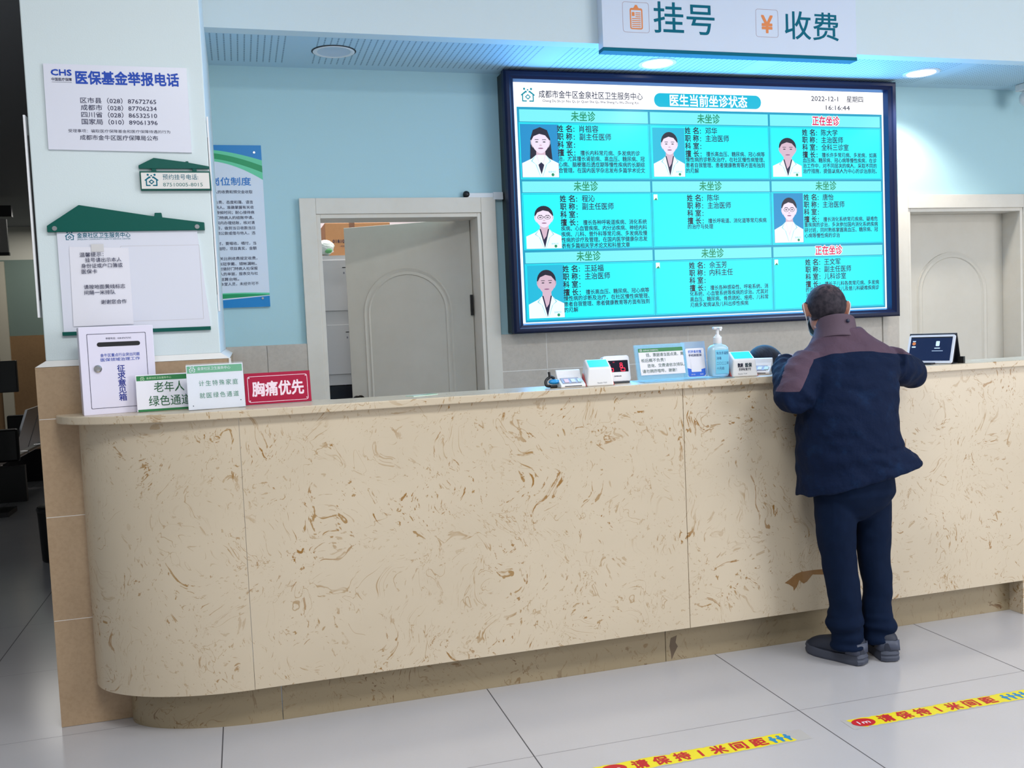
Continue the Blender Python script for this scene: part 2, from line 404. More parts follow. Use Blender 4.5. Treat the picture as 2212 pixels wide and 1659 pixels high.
# doors
def arch(x0, x1, z0, zs, n=20):
    """outline with round top, counter-clockwise from bottom left seen from -Y"""
    cx, r = (x0+x1)/2, (x1-x0)/2
    return [(x0, z0), (x1, z0)] + [(cx+r*cos(pi*i/n), zs+r*.92*sin(pi*i/n)) for i in range(n+1)]
def door_leaf(width, top, parent, knob_side):
    """leaf with its hinge edge on x=0 and reaching to x=width; front at y=0"""
    s = 1 if width > 0 else -1; W = abs(width)
    lf = G().box(sorted((0, width)), (0, .04), (.01, top), LEAF).obj('door_leaf', parent, bevel=.003)
    cx = width*.515
    out, mid, inn = [arch(cx-h, cx+h, .25-d, 1.535) for h, d in ((.285, 0), (.266, -.02), (.247, -.04))]
    g = G(); k = len(out)
    L = [(out, -.0002), ([(p[0]+(cx-p[0])*.03, p[1]) for p in out], -.007), (mid, -.0022), ([(p[0]+(cx-p[0])*.03, p[1]) for p in mid], -.0018), (inn, -.006), ([(p[0]+(cx-p[0])*.03, p[1]-.004) for p in inn], -.0003)]
    for (A, ya), (B, yb) in zip(L, L[1:]):
        V = [(p[0], ya, p[1]) for p in A] + [(p[0], yb, p[1]) for p in B]
        g.add(V, [(i, (i+1) % k, (i+1) % k+k, i+k) for i in range(k)], LEAF)
    g.obj('moulding', parent, smooth=40)
    g = G(); kx = width*.93
    g.lathe([(.028, 0), (.028, .008), (.012, .012), (.012, .035), (.026, .045), (.030, .058), (.024, .07), (.0, .073)], (0, 0, 0), mat('dark_bronze', (60, 54, 50), .3, metal=1))
    g.obj('door_knob', parent, loc=(kx, 0, 1.02), rot=(radians(90), 0, 0), smooth=40)
    return lf
def door_frame(x0, x1, zt, w, parent, depth, y):
    g = G()
    g.box((x0-w, x0), (y, y+.03), (0, zt+w), TRIMW).box((x1, x1+w), (y, y+.03), (0, zt+w), TRIMW).box((x0, x1), (y, y+.03), (zt, zt+w), TRIMW)
    g.obj('architrave', parent, bevel=.003)
    g = G(); yb = y+.03
    g.box((x0, x0+.022), (yb-.02, yb+depth), (0, zt), TRIMW).box((x1-.022, x1), (yb-.02, yb+depth), (0, zt), TRIMW).box((x0+.022, x1-.022), (yb-.02, yb+depth), (zt-.022, zt), TRIMW)
    g.obj('jamb', parent, bevel=.002)
d = thing('door_1', 'open cream door with round-topped moulding leading to the storeroom', 'door', kind='structure')
door_frame(D1[0], D1[1], D1[2], .0855, d, .20, YW-.035)
h = bpy.data.objects.new('leaf', None); COL.objects.link(h); h.parent = d; h.location = (1.338, YW+.14, 0); h.rotation_euler = (0, 0, radians(-27.5))
bpy.data.objects.remove(h)
def place_leaf(parent, width, top, loc, rz):
    n0 = set(COL.objects); door_leaf(width, top, parent, 1)
    R = Matrix.Translation(loc) @ Matrix.Rotation(rz, 4, 'Z')
    for o in set(COL.objects) - n0:
        Mx = R @ Matrix.LocRotScale(o.location, o.rotation_euler, None)
        o.location = Mx.to_translation(); o.rotation_euler = Mx.to_euler()
place_leaf(d, -.80, 2.062, (1.338, YW+.15, 0), radians(-32))
g = G().box((1.322, 1.338), (YW+.135, YW+.15), (1.50, 1.62), BLACK); g.obj('hinge', d, bevel=.001)
d = thing('door_2', 'closed cream door in a deep recess behind the tablet', 'door', kind='structure')
door_frame(D2[0], D2[1], D2[2], .088, d, .22, YW-.035)
place_leaf(d, .87, 2.05, (4.228, YW+.13, 0), 0)

# ------------------------------------------------------------------ reception counter
d = thing('reception_counter', 'long cream stone reception counter with a rounded left end', 'counter')
RX, RY = .572, .344
CE = 3.412                                  # inner face of the end upright at the right
g = G(); n = 28
arc = [(-RX*sin(pi/2*i/n), RY-RY*cos(pi/2*i/n)) for i in range(n+1)]
arc = arc[:-1] + [(-RX, PY-.021)]
V = [(x, y, .158) for x, y in arc] + [(x, y, SLAB_B) for x, y in arc]
inn = [(x*(.96), .02+y*(.94)) for x, y in arc]
prof = arc + [(arc[-1][0]+.02, arc[-1][1])] + [(x*(1-.035), min(y*.94+.02, PY-.021)) for x, y in arc[::-1]]
g.zprism(prof[::-1], .158, SLAB_B, STONE); g.obj('curved_panel', d, smooth=40)
for x0, x1 in ((.0012, 1.7295), (1.7318, 4.6)):
    G().box((x0, x1), (0, .02), (.158, SLAB_B), STONE).obj('front_panel', d, bevel=.0008)
G().box((CE, 4.6), (-.001, .1), (0, .1575), STONE).obj('end_upright', d, bevel=.0015)
VEIN = speckled('brown_stone_vein', (158, 120, 78), (138, 102, 66), .3, 50, .8)
G().flat([(2.174, 0.293), (2.194, 0.285), (2.214, 0.271), (2.217, 0.254), (2.234, 0.274), (2.245, 0.297), (2.265, 0.28), (2.282, 0.287), (2.31, 0.314), (2.344, 0.31), (2.375, 0.306), (2.372, 0.331), (2.324, 0.333), (2.297, 0.333), (2.256, 0.332), (2.229, 0.326), (2.202, 0.308)], -.0005, VEIN).obj('dark_vein', d)
G().flat([(1.678, 0.098), (1.706, 0.106), (1.699, 0.076), (1.709, 0.059), (1.691, 0.029), (1.679, 0.005), (1.676, 0.039), (1.671, 0.064)], .0794, mat('dark_toe_stain', (96, 80, 62), .5)).obj('toe_stain', d)
# worktop: straight ledge that widens into a round end against the pillar
ox, oy = .072, .03
arc2 = [(-(RX+ox)*sin(pi/2*i/n), -.03 + (PY-.02+.03)*(1-cos(pi/2*i/n))) for i in range(n+1)]
out = [(4.6, -.03)] + arc2 + [(CX1+.02, PY-.0205), (CX1+.02, .36), (.22, .34), (.36, .225), (4.6, .205)]
g = G().zprism(out[::-1], SLAB_B, SLAB_T, mat('x') if False else STONE); g.obj('worktop', d, bevel=.004, seg=3)
arc3 = [(.09-(.455+.09)*sin(pi/2*i/n), .08+(.324-.08)*(1-cos(pi/2*i/n))) for i in range(n+1)]
prof = [(.0925, .08)] + arc3 + [(arc3[-1][0]+.03, arc3[-1][1]), (.0925, .30)]
G().zprism(prof[::-1], 0, .158, STONE_SHADED).obj('toe_kick', d, smooth=40)
for x0, x1 in ((.0950, 1.652), (1.6545, CE)): G().box((x0, x1), (.08, .1), (0, .158), STONE_SHADED).obj('toe_kick', d, bevel=.0008)
G().zprism([(x, y) for x, y in ([(4.6, .02)] + [(a*.97, b+.02) for a, b in arc[:-4]] + [(-.45, .30), (4.6, .30)])][::-1], .1575, .159, STONE_SHADED).obj('underside', d)
G().box((.0, 4.6), (.18, .2), (.16, SLAB_B), STONE).obj('rear_panel', d)

# ------------------------------------------------------------------ LED display
LX, LZ, LW, LH, LY = 1.564, 1.437, 2.414, 1.346, 1.65
ES = 1.15
def em(name, c, s=1.0):
    m = mat('screen_'+name, (3, 4, 6), .35, spec=.3, emit=c, es=s*ES); return m
CY, PALE, LINE, WHT = em('cyan', (0, 236, 255)), em('pale_cyan', (120, 240, 246), .9), em('line_blue', (0, 165, 206), .8), em('white', (250, 250, 255), 1.25)
TXT, DTX, GRN, RED, PILL = em('text_blue', (10, 70, 150), .12), em('text_navy', (14, 34, 110), .12), em('green', (0, 150, 104), .8), em('red', (226, 0, 90), .8), em('pill', (0, 190, 222), .85)
d = thing('led_display', 'large wall-mounted cyan display listing doctors on duty', 'display', (LX, LY, LZ))
b0x, b1x, b0z, b1z = 1.497-LX, 4.040-LX, 1.384-LZ, 2.838-LZ
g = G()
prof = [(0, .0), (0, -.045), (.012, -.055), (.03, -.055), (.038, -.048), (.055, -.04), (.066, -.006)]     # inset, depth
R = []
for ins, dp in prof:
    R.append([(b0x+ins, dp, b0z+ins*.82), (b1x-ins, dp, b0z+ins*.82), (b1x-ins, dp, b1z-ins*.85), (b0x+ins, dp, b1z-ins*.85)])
g.rings(R, BEZEL_GLARE, cap=False); g.obj('bezel', d)
G().box((b0x+.005, b1x-.005), (0, .0985), (b0z+.005, b1z-.005), BLACK).obj('cabinet', d)
g = G().rect(0, 0, LW, LH, -.004, WHT)
G_ = g
colx = [(.024, .812), (.817, 1.598), (1.604, 2.389)]
rows = [(1.202, 1.126, .806), (.803, .733, .411), (.406, .336, .016)]    # header top, header bottom, content bottom
g.rect(.014, .006, 2.400, 1.210, -.0044, LINE)
for x0, x1 in colx:
    for zt, zh, zb in rows:
        g.rect(x0+.004, zh+.003, x1-.004, zt-.006, -.0048, PALE); g.rect(x0, zb+.003, x1, zh-.002, -.0048, CY)
        fr = rrect(x0+.004, zb+.006, x1-.004, zh-.006, .001, 1); fi = rrect(x0+.0065, zb+.0085, x1-.0065, zh-.0085, .001, 1)
        frame_flat(g, fr, fi, -.0050, LINE)
g.flat(rrect(.851, 1.226, 1.551, 1.306, .039, 10), -.0048, PILL)
g.obj('screen_panel', d)
g = G(); YT = -.0054
logo(g, .083, 1.272, .088, YT, em('teal', (0, 150, 170), .8), WHT)
g.text('成都市金牛区金泉社区卫生服务中心', .147, 1.262, .040, YT, DTX, w=.632, bold=.008)
g.text('Cheng Du Shi Jin Niu Qu Jin Quan She Qu Wei Sheng Fu Wu Zhong Xin', .168, 1.238, .017, YT, DTX, w=.585, bold=.01)
g.text('医生当前坐诊状态', 1.204, 1.233, .064, YT, WHT, w=.505, bold=.012, anchor='c')
g.text('2022-12-1', 1.897, 1.281, .036, YT, DTX, w=.19, bold=.008); g.text('星期四', 2.148, 1.281, .036, YT, DTX, w=.118, bold=.008)
g.text('16:16:44', 1.999, 1.229, .034, YT, DTX, w=.17, bold=.008)
CELLS = [
 (0, 0, 0, '肖祖容', '副主任医师', '', ['擅长内科常见病、多发病的诊', '治，尤其擅长肾脏病、高血压、糖尿病、冠', '心病、脑梗塞后遗症期等慢性疾病的长期综', '合管理。在国内医学杂志发布多篇学术论文']),
 (0, 1, 0, '邓华', '主治医师', '', ['擅长高血压、糖尿病、冠心病等', '慢性病的诊断及治疗。在社区慢性病管理、', '患者自我管理、患者健康教育等方面有独到', '的见解']),
 (0, 2, 1, '陈大学', '主治医师', '全科三诊室', ['擅长许多常见病、多发病，如高', '血压病、糖尿病、冠心病等慢性疾病，在诊', '治工作中，对不同层次的病人，采取不同的', '治疗措施，提倡以病人为中心的诊治原则。']),
 (1, 0, 0, '程沁', '副主任医师', '', ['擅长各种呼吸道疾病、消化系统', '疾病、心血管疾病、内分泌疾病、神经内科', '疾病、儿科、普外科等常见病、多发病及慢', '性病的诊疗及管理。在国内医学健康杂志发', '表有多篇相关学术论文和科普文章']),
 (1, 1, 0, '陈华', '主治医师', '', ['擅长呼吸道、消化道等常见疾病', '的治疗与处理']),
 (1, 2, 0, '唐怡', '主治医师', '', ['擅长消化系统常见疾病、疑难危', '重疾病的诊治，多次参加国内消化系统疾病', '研讨班，同时熟练掌握高血压、糖尿病、冠', '心病等慢性病的诊治']),
 (2, 0, 0, '王延福', '主治医师', '', ['擅长高血压、糖尿病、冠心病等', '慢性病的诊断及治疗。在社区慢性病管理、', '患者自我管理、患者健康教育等方面有独到', '的见解']),
 (2, 1, 0, '佘玉芳', '内科主任', '', ['擅长各种感染性、呼吸系统、消', '化系统、心血管系统等疾病的诊治。尤其对', '高血压、糖尿病、骨质疏松、痤疮、儿科常', '见病多发病以及儿科出疹性疾病']),
 (2, 2, 1, '王文军', '副主任医师', '儿科诊室', ['擅长于儿科各类常见病、多发病', '的诊断与治疗，新生儿及普儿科疑难疾病诊', '治'])]
for r, c, on, nm, ti, dp, L in CELLS:
    x0, x1 = colx[c]; zt, zh, zb = rows[r]; tx = x0+.224; kx = (x1-x0)/.788
    if on:
        for dx, dz in ((.002, 0), (-.002, 0), (0, .002), (0, -.002)):
            g.text('正在坐诊', (x0+x1)/2+dx, zh+.010+dz, .054, YT+.0002, WHT, w=.192, bold=.03, anchor='c')
        g.text('正在坐诊', (x0+x1)/2, zh+.010, .054, YT, RED, w=.19, bold=.02, anchor='c')
    else:
        g.text('未坐诊', (x0+x1)/2-.01, zh+.010, .052, YT, GRN, w=.146, bold=.012, anchor='c')
    zc = zh-.034
    for k, (lab, val) in enumerate((('姓名', nm), ('职称', ti), ('科室', dp), ('擅长', ''))):
        z = zc-.0185-k*.0445
        for ch, ox_ in ((lab[0], 0), (lab[1], .052), ('：', .098)):
            g.text(ch, tx+ox_, z, .037 if ch != '：' else .030, YT, DTX, w=.036 if ch != '：' else None, bold=.018)
        if val: g.text(val, tx+.133, z, .037, YT, TXT, w=.0385*len(val), bold=.010)
    for k, s in enumerate(L):
        full = (x1-x0)-.238
        ww = (.0282 if k == 0 else .0279)*len(s)*(full/.55)
        g.text(s, tx+(.135 if k == 0 else .0), zc-.149-k*.0327, .027, YT, TXT, w=ww, bold=.012, res=1)
    if c == 1 and r > 0 or (r, c) == (2, 2):     # missing-picture icon
        g.rect(x0+.01, zh-.045, x0+.034, zh-.012, YT, WHT); g.flat([(x0+.01, zh-.045), (x0+.034, zh-.045), (x0+.026, zh-.03)], YT-.0002, GRN)
g.obj('lettering', d)
l = bpy.data.lights.new('display_glow', 'AREA'); l.shape = 'RECTANGLE'; l.size = LW; l.size_y = LH; l.energy = 62; l.color = (.09, .43, 1.0)
o = bpy.data.objects.new('display_glow', l); COL.objects.link(o); o.parent = d; o.location = (LW/2, -.008, LH/2); o.rotation_euler = (radians(-90), 0, 0)
# portrait photographs on the display
SKIN, SKIN2, HAIR, COAT, SH = em('skin', (240, 226, 246), .9), em('skin_tan', (226, 194, 214), .8), em('hair', (20, 20, 70), .3), em('coat', (230, 250, 255), 1.0), em('coat_fold', (150, 226, 240), .8)
BG1, BG2, LIP, SHIRT = em('photo_blue', (0, 150, 214), .8), em('photo_sky', (0, 196, 232), .8), em('lip', (176, 110, 160), .6), em('shirt', (24, 22, 90), .4)
def portrait(x, z, w, h, bg, hair, neck, glasses=False, skin=SKIN, tie=False, hs=1.0):
    g = G(); y = -.0052; cx = x+w*.52
    if bg: g.rect(x, z, x+w, z+h, y, bg)
    fz = z+h*.66; fw = w*.235*hs; fh = h*.185*hs
    if hair == 'long':
        g.flat([(cx-fw*1.25, z+h*.33), (cx+fw*1.3, z+h*.33), (cx+fw*1.12, fz+fh*.4), (cx+fw*.8, fz+fh*1.25), (cx, fz+fh*1.55), (cx-fw*.8, fz+fh*1.25), (cx-fw*1.12, fz+fh*.4)], y-.0002, HAIR)
    else:
        g.flat(ell(cx, fz+fh*.30, fw*1.1, fh*1.08), y-.0002, HAIR)
    g.flat([(cx-fw*1.12, fz-.02*h), (cx-fw*.9, fz-.1*h), (cx-fw*.9, fz+.05*h), (cx-fw*1.12, fz+.04*h)], y-.0002, skin); g.flat([(cx+fw*.9, fz-.1*h), (cx+fw*1.12, fz-.02*h), (cx+fw*1.12, fz+.04*h), (cx+fw*.9, fz+.05*h)], y-.0002, skin)
    g.flat([(cx-fw*.55, z+h*.30), (cx+fw*.55, z+h*.30), (cx+fw*.5, fz-fh*.6), (cx-fw*.5, fz-fh*.6)], y-.0003, SKIN2)
    g.flat([(x+.003, z+.002), (x+w-.003, z+.002), (x+w-.003, z+h*.27), (cx+w*.22, z+h*.36), (cx+fw*.6, z+h*.42), (cx-fw*.6, z+h*.42), (cx-w*.24, z+h*.36), (x+.003, z+h*.27)], y-.0004, COAT)
    g.flat([(cx, z+h*(.02 if neck > 1 else .12)), (cx+fw*.58, z+h*.425), (cx-fw*.58, z+h*.425)], y-.0005, SHIRT if neck else SKIN)
    g.flat([(cx-fw*.1, z+h*.2), (cx+fw*.2, z+h*.27), (cx+fw*.42, z+h*.425), (cx-fw*.42, z+h*.425), (cx-fw*.2, z+h*.27)], y-.0006, SKIN2 if neck else COAT)
    if tie: g.flat([(cx, z+h*.06), (cx+fw*.33, z+h*.24), (cx, z+h*.29), (cx-fw*.33, z+h*.24)], y-.0007, SHIRT)
    for s in (-1, 1):
        P = [(cx+s*fw*.55, z+h*.43), (cx+s*fw*1.0, z+h*.31), (cx+s*fw*.55, z+h*.24), (cx+s*fw*.1, z+h*.02), (cx+s*fw*.14, z+h*.02), (cx+s*fw*.65, z+h*.25), (cx+s*fw*1.15, z+h*.31)]
        g.flat(P if s < 0 else P[::-1], y-.0007, SH)
    face = [(cx+fw*cos(a)*(1 if sin(a) > -.2 else 1-.28*(-sin(a)-.2)), fz+fh*1.12*sin(a)) for a in [2*pi*i/28 for i in range(28)]]
    g.flat(face, y-.0008, skin)
    hl = [(cx+fw*1.03*cos(a), fz+fh*1.16*sin(a)) for a in [pi*(.06+.88*i/14) for i in range(15)]]
    g.flat(hl + [(cx-fw*.75, fz+fh*.62), (cx-fw*.1, fz+fh*.86), (cx+fw*.55, fz+fh*.72), (cx+fw*.86, fz+fh*.40)], y-.0010, HAIR)
    for s in (-1, 1):
        ex, ez = cx+s*fw*.42, fz+fh*.05
        g.flat(ell(ex, ez, fw*.17, fh*.055, 12), y-.0011, HAIR)
        g.flat([(ex-fw*.24, ez+fh*.2), (ex+fw*.24, ez+fh*.2), (ex+fw*.2, ez+fh*.26), (ex-fw*.2, ez+fh*.26)], y-.0011, HAIR)
        if glasses: frame_flat(g, ell(ex, ez, fw*.36, fh*.23, 16), ell(ex, ez, fw*.30, fh*.19, 16), y-.0012, HAIR)
    if glasses: g.rect(cx-fw*.09, fz+fh*.08, cx+fw*.09, fz+fh*.13, y-.0012, HAIR)
    g.flat([(cx-fw*.16, fz-fh*.36), (cx+fw*.16, fz-fh*.36), (cx+fw*.08, fz-fh*.22), (cx-fw*.08, fz-fh*.22)], y-.0011, SKIN2)
    g.flat(ell(cx, fz-fh*.60, fw*.30, fh*.065, 14), y-.0011, LIP)
    g.text('金泉社区', x+w*.70, z+h*.09, h*.035, y-.0009, PILL, w=w*.2)
    g.flat(ell(x+w*.82, z+h*.055, w*.04, w*.04, 10), y-.0009, GRN)
    return g
for x, z, w_, h_, a in ((.030, .818, .222, .297, dict(bg=BG1, hair='long', neck=0, tie=True)),
                        (.832, .822, .205, .285, dict(bg=BG2, hair='back', neck=2)),
                        (1.617, .822, .205, .250, dict(bg=None, hair='short', neck=2, skin=SKIN2, hs=1.12)),
                        (.036, .418, .215, .265, dict(bg=None, hair='back', neck=2, glasses=True)),
                        (1.617, .424, .205, .300, dict(bg=BG1, hair='back', neck=0, glasses=True)),
                        (.034, .026, .218, .300, dict(bg=BG2, hair='short', neck=2, skin=SKIN2))):
    portrait(x, z, w_, h_, **a).obj('portrait', d)

# ------------------------------------------------------------------ hanging sign on the bulkhead
d = thing('hanging_sign', 'white sign box with teal characters and orange icons above the counter', 'sign', (1.872, 1.06, 2.796))
SIGNW = mat('white_sign_face', (214, 224, 240), .4)
G().box((0, 1.49), (0, .0628), (.018, .62), SIGNW).obj('panel', d, bevel=.002)
G().box((0, 1.49), (-.003, .0625), (0, .018), TEALINK).obj('bottom_strip', d)
g = G(); y = -.0006
def icon(x0, z0, x1, z1):
    frame_flat(g, rrect(x0, z0, x1, z1, .014), rrect(x0+.0016, z0+.0016, x1-.0016, z1-.0016, .0125), y, mat('brown_hairline', (170, 130, 130), .6))
icon(.112, .098, .258, .250)
frame_flat(g, rrect(.152, .114, .222, .220, .010), rrect(.159, .121, .215, .210, .003), y, ORANGE)
for k in range(8): g.rect(.163 if k < 5 else .183, .126+k*.0098, .211, .1305+k*.0098, y, ORANGE)
g.rect(.163, .180, .178, .200, y, ORANGE); g.flat([(.166, .212), (.208, .212), (.198, .225), (.192, .236), (.182, .236), (.176, .225)], y-.0003, ORANGE)
icon(.872, .105, 1.006, .250)
g.text('¥', .939, .119, .108, y, ORANGE, w=.066, bold=.018, anchor='c')
g.text('挂号', .284, .102, .150, y, TEALINK, w=.345, bold=.006, res=4)
g.text('收费', 1.047, .102, .140, y, TEALINK, w=.330, bold=.006, res=4)
g.obj('lettering', d)

# ------------------------------------------------------------------ notices on the pillar
YP = PY-.0006
d = thing('notice_plaque', 'white plaque with blue heading and phone numbers high on the pillar', 'sign', (-.608, YP, 2.140))
g = G().add([(0, -.008, .005), (.496, -.008, -.003), (.496, -.008, .312), (.002, -.008, .313), (0, 0, .005), (.496, 0, -.003), (.496, 0, .312), (.002, 0, .313)],
            [(0, 1, 2, 3), (7, 6, 5, 4), (0, 4, 5, 1), (1, 5, 6, 2), (2, 6, 7, 3), (3, 7, 4, 0)], BOARD)
g.obj('board', d)
g = G(); y = -.0086; O = lambda X: X+.608
ZO = lambda Z: Z-2.140
g.text('CHS', O(-.581), ZO(2.410), .026, y, BLUEINK, w=.068, bold=.03)
g.text('中国医疗保障', O(-.581), ZO(2.392), .011, y, INK, w=.068, bold=.01); g.rect(O(-.581), ZO(2.387), O(-.514), ZO(2.388), y, INK)
g.text('医保基金举报电话', O(-.499), ZO(2.383), .045, y, BLUEINK, w=.357, bold=.022)
for k, s in enumerate(('区市县（028）87672765', '成都市（028）87706234', '四川省（028）86532510', '国家局（010）89061396')):
    g.text(s, O(-.489), ZO(2.314-k*.0258), .0195, y, INK, w=.262, bold=.004)
g.text('受理事项：骗取医疗保障基金和医疗保障待遇的行为', O(-.537), ZO(2.207), .0115, y, INK, w=.353)
g.text('成都市金牛区医疗保障局公布', O(-.499), ZO(2.180), .0175, y, INK, w=.270, bold=.004)
g.obj('lettering', d)

d = thing('phone_sign', 'small green house-shaped phone number sign at the pillar edge', 'sign', (-.304, YP, 1.994))
g = G()
g.prism([(0, .082), (.252, .082), (.252, .091), (.178, .105), (.178, .110), (.168, .110), (.168, .107), (.055, .122), (0, .094)], -.012, 0, GREEN)
g.prism([(.003, 0), (.256, 0), (.254, .072), (.002, .072)], -.016, 0, GREEN)
for x in (.045, .19): g.box((x, x+.016), (-.010, 0), (.070, .084), GREEN)
g.obj('green_backing', d, bevel=.0015)
g = G().box((.007, .25), (-.018, -.0158), (.006, .066), mat('ivory_insert', (228, 226, 222), .45)); g.obj('insert', d)
g = G(); logo(g, .043, .036, .052, -.0186, TEALINK, None)
g.text('预约挂号电话:', .083, .0395, .0195, -.0186, TEALINK, w=.127); g.text('87510005-8015', .083, .013, .0175, -.0186, mat('grey_green_ink', (84, 130, 130), .6), w=.142)
g.rect(.083, .0345, .225, .0350, -.0186, mat('pale_rule', (190, 200, 200), .6)); g.obj('lettering', d)

d = thing('notice_board', 'large white notice board with green roof-shaped top above the suggestion box', 'notice board', (-.631, YP, 1.462))
g = G().prism([(0, .382), (.549, .382), (.549, .411), (.399, .432), (.397, .449), (.373, .449), (.371, .436), (.112, .480), (0, .405)], -.018, 0, GREEN); g.obj('roof_panel', d, bevel=.002)
G().box((.025, .548), (-.012, 0), (.002, .016), GREEN).obj('bottom_strip', d, bevel=.001)
G().add([(.030, -.0075, .016), (.548, -.0075, .016), (.520, -.0075, .382), (.030, -.0075, .382), (.030, 0, .016), (.548, 0, .016), (.520, 0, .382), (.030, 0, .382)],
        [(0, 1, 2, 3), (7, 6, 5, 4), (0, 4, 5, 1), (1, 5, 6, 2), (2, 6, 7, 3), (3, 7, 4, 0)], BOARD).obj('panel', d)
for x in (.026, .522):
    gg = [(x+.0085*cos(2*pi*i/16), .395+.0085*sin(2*pi*i/16)) for i in range(16)]; G().prism(gg, -.021, -.0178, STEEL).obj('screw_cap', d)
g = G(); logo(g, .073, .366, .034, -.0081, TEALINK, None)
g.text('金泉社区卫生服务中心', .098, .360, .018, -.0081, TEALINK, w=.184, bold=.008); g.text('JINQUAN COMMUNITY HEALTH SERVICE CENTER', .098, .352, .006, -.0081, TEALINK, w=.184)
g.obj('lettering', d)
fr = G(); frame_flat(fr, rrect(.244, .045, .525, .328, .002, 1), rrect(.2455, .0465, .5235, .3265, .002, 1), -.0078, mat('faint_sleeve_edge', (202, 200, 206), .4)); fr.obj('paper_sleeve', d)

d = thing('paper_notice', 'white A4 paper notice taped on the left of the notice board', 'paper', (-.562, YP-.0082, 1.498))
g = G(); P = [(-.004, -.001), (.204, .0), (.203, .285), (-.0, .292)]
nx, nz = 8, 10; V = []
for j in range(nz+1):
    for i in range(nx+1):
        u, v = i/nx, j/nz; x = (P[0][0]*(1-u)+P[1][0]*u)*(1-v)+(P[3][0]*(1-u)+P[2][0]*u)*v; z = (P[0][1]*(1-u)+P[1][1]*u)*(1-v)+(P[3][1]*(1-u)+P[2][1]*u)*v
        V.append((x, -.0012-.0035*(1-v)**2*(.4+.6*u)-.001*sin(u*5), z))
g.add(V, [(j*(nx+1)+i, j*(nx+1)+i+1, (j+1)*(nx+1)+i+1, (j+1)*(nx+1)+i) for j in range(nz) for i in range(nx)], PAPER); g.obj('sheet', d, smooth=60)
g = G().rect(.075, .272, .118, .300, -.0042, mat('translucent_tape', (214, 212, 212), .25)); g.obj('tape', d)
g = G(); y = -.0062; S_ = INK
for s, x, z, n_ in (('温馨提示：', .034, .254, 4.6), ('挂号请出示本人', .052, .234, 7), ('身份证或户口簿或', .037, .213, 8), ('医保卡', .037, .192, 3), ('请按地面黄线标志', .041, .135, 8), ('间隔一米排队', .041, .114, 6), ('谢谢您合作', .096, .078, 5)):
    g.text(s, x, z, .0155, y, S_, w=.0178*n_, bold=.004)
g.obj('lettering', d)

# ------------------------------------------------------------------ wall poster behind the pillar
d = thing('wall_poster', 'tall white poster with blue and green wave bands, half hidden by the pillar', 'poster', (-.31, YW-.02, 1.588))
PW, PH = .497, .848
G().box((0, PW), (0, .02), (0, PH), mat('poster_white', (216, 226, 240), .4)).obj('board', d)
PB, PG1, PG2 = mat('poster_blue', (0, 128, 196), .4), mat('poster_green', (0, 150, 92), .4), mat('poster_mint', (96, 206, 160), .4)
def band(f0, f1, y, m, n=20):
    xs = [PW*i/n for i in range(n+1)]
    return g.flat([(x, f0(x)) for x in xs] + [(x, f1(x)) for x in xs[::-1]], y, m)
g = G(); q = lambda x: ((x-.22)/.28)
c1 = lambda x: PH-.024-.055*max(q(x), 0)**1.6-.0*x; c2 = lambda x: PH-.040-.068*max(q(x), 0)**1.6; c3 = lambda x: PH-.068-.075*max(q(x), 0)**1.6; c4 = lambda x: PH-.082-.10*max(q(x), 0)**1.8
band(c1, lambda x: PH, -.0005, PB); band(c2, c1, -.0005, PG2); band(c3, c2, -.0005, PG1); band(c4, c3, -.0005, PG2)
g.obj('top_wave', d); g = G(); band(lambda x: 0, lambda x: .028+.03*(x/PW)**1.2, -.0005, PB)
band(lambda x: .034+.028*(x/PW), lambda x: .056+.016*sin(x/PW*2.6), -.0006, PG1); band(lambda x: .056+.016*sin(x/PW*2.6), lambda x: .064+.014*sin(x/PW*2.4), -.0006, PG2)
g.obj('bottom_wave', d)
g = G(); y = -.0009; R_ = .458
zy = lambda py: PH-(py-313)*.00243-.009
g.text('收费岗位制度', .435, zy(396)+.002, .040, y, mat('poster_title_blue', (20, 120, 200), .5), anchor='r', w=.31, bold=.01)
for s, py, rt in (('门诊病人的收费和预交金收取', 411.6, .44), ('工作认真负责、态度和蔼、语言', 433.6, .44), ('文明，不刁难病人。准确掌握有关收', 444.7, .442), ('费标准，减少人员等候时间；耐心接待病', 455.6, .443), ('人，及时办理门特病人的结账申请。', 466.7, .438), ('按规定时间内办理结账，核对清', 477.8, .442), ('楚，账款相符，做到当日收款当日', 489, .442), ('结，不得挪用公款或借与他人，违', 500, .442), ('收费项时，要唱收、唱付，当', 522, .443), ('面点清，姓名相符，项目真实，金额', 533, .444), ('按规定和有关比例收费规定收费，', 554.5, .444), ('防止张冠李戴、错帐漏帐。', 566, .440), ('每月按时做好门特病人社保报', 576.5, .443), ('表，门特病人的单据，报表交与社', 587.6, .443), ('保结算台帐。', 599, .345), ('非本室人员，未经许可不', 609.4, .444)):
    g.text(s, rt, zy(py+1), .0165, y, INK, anchor='r', w=.0195*len(s), bold=.004)
g.obj('lettering', d)
for x, z in ((.46, .81), (.46, .045)): G().prism(ell(x, z, .006, .006, 12), -.006, 0, STEEL).obj('screw_cap', d)

# bracket bar beside the display
d = thing('wall_bracket', 'grey metal bracket bar between the open door and the display', 'bracket', (1.27, YW, 2.17))
G().box((.02, .225), (-.030, 0), (-.016, .012), mat('painted_grey_metal', (222, 226, 230), .4)).box((.17, .228), (-.036, 0), (-.026, .016), MATS['painted_grey_metal']).obj('bar', d, bevel=.002)
g = G(); g.ball((.018, -.02, .005), (.020, .02, .02), BLACK, 16); g.obj('pivot', d, smooth=60)

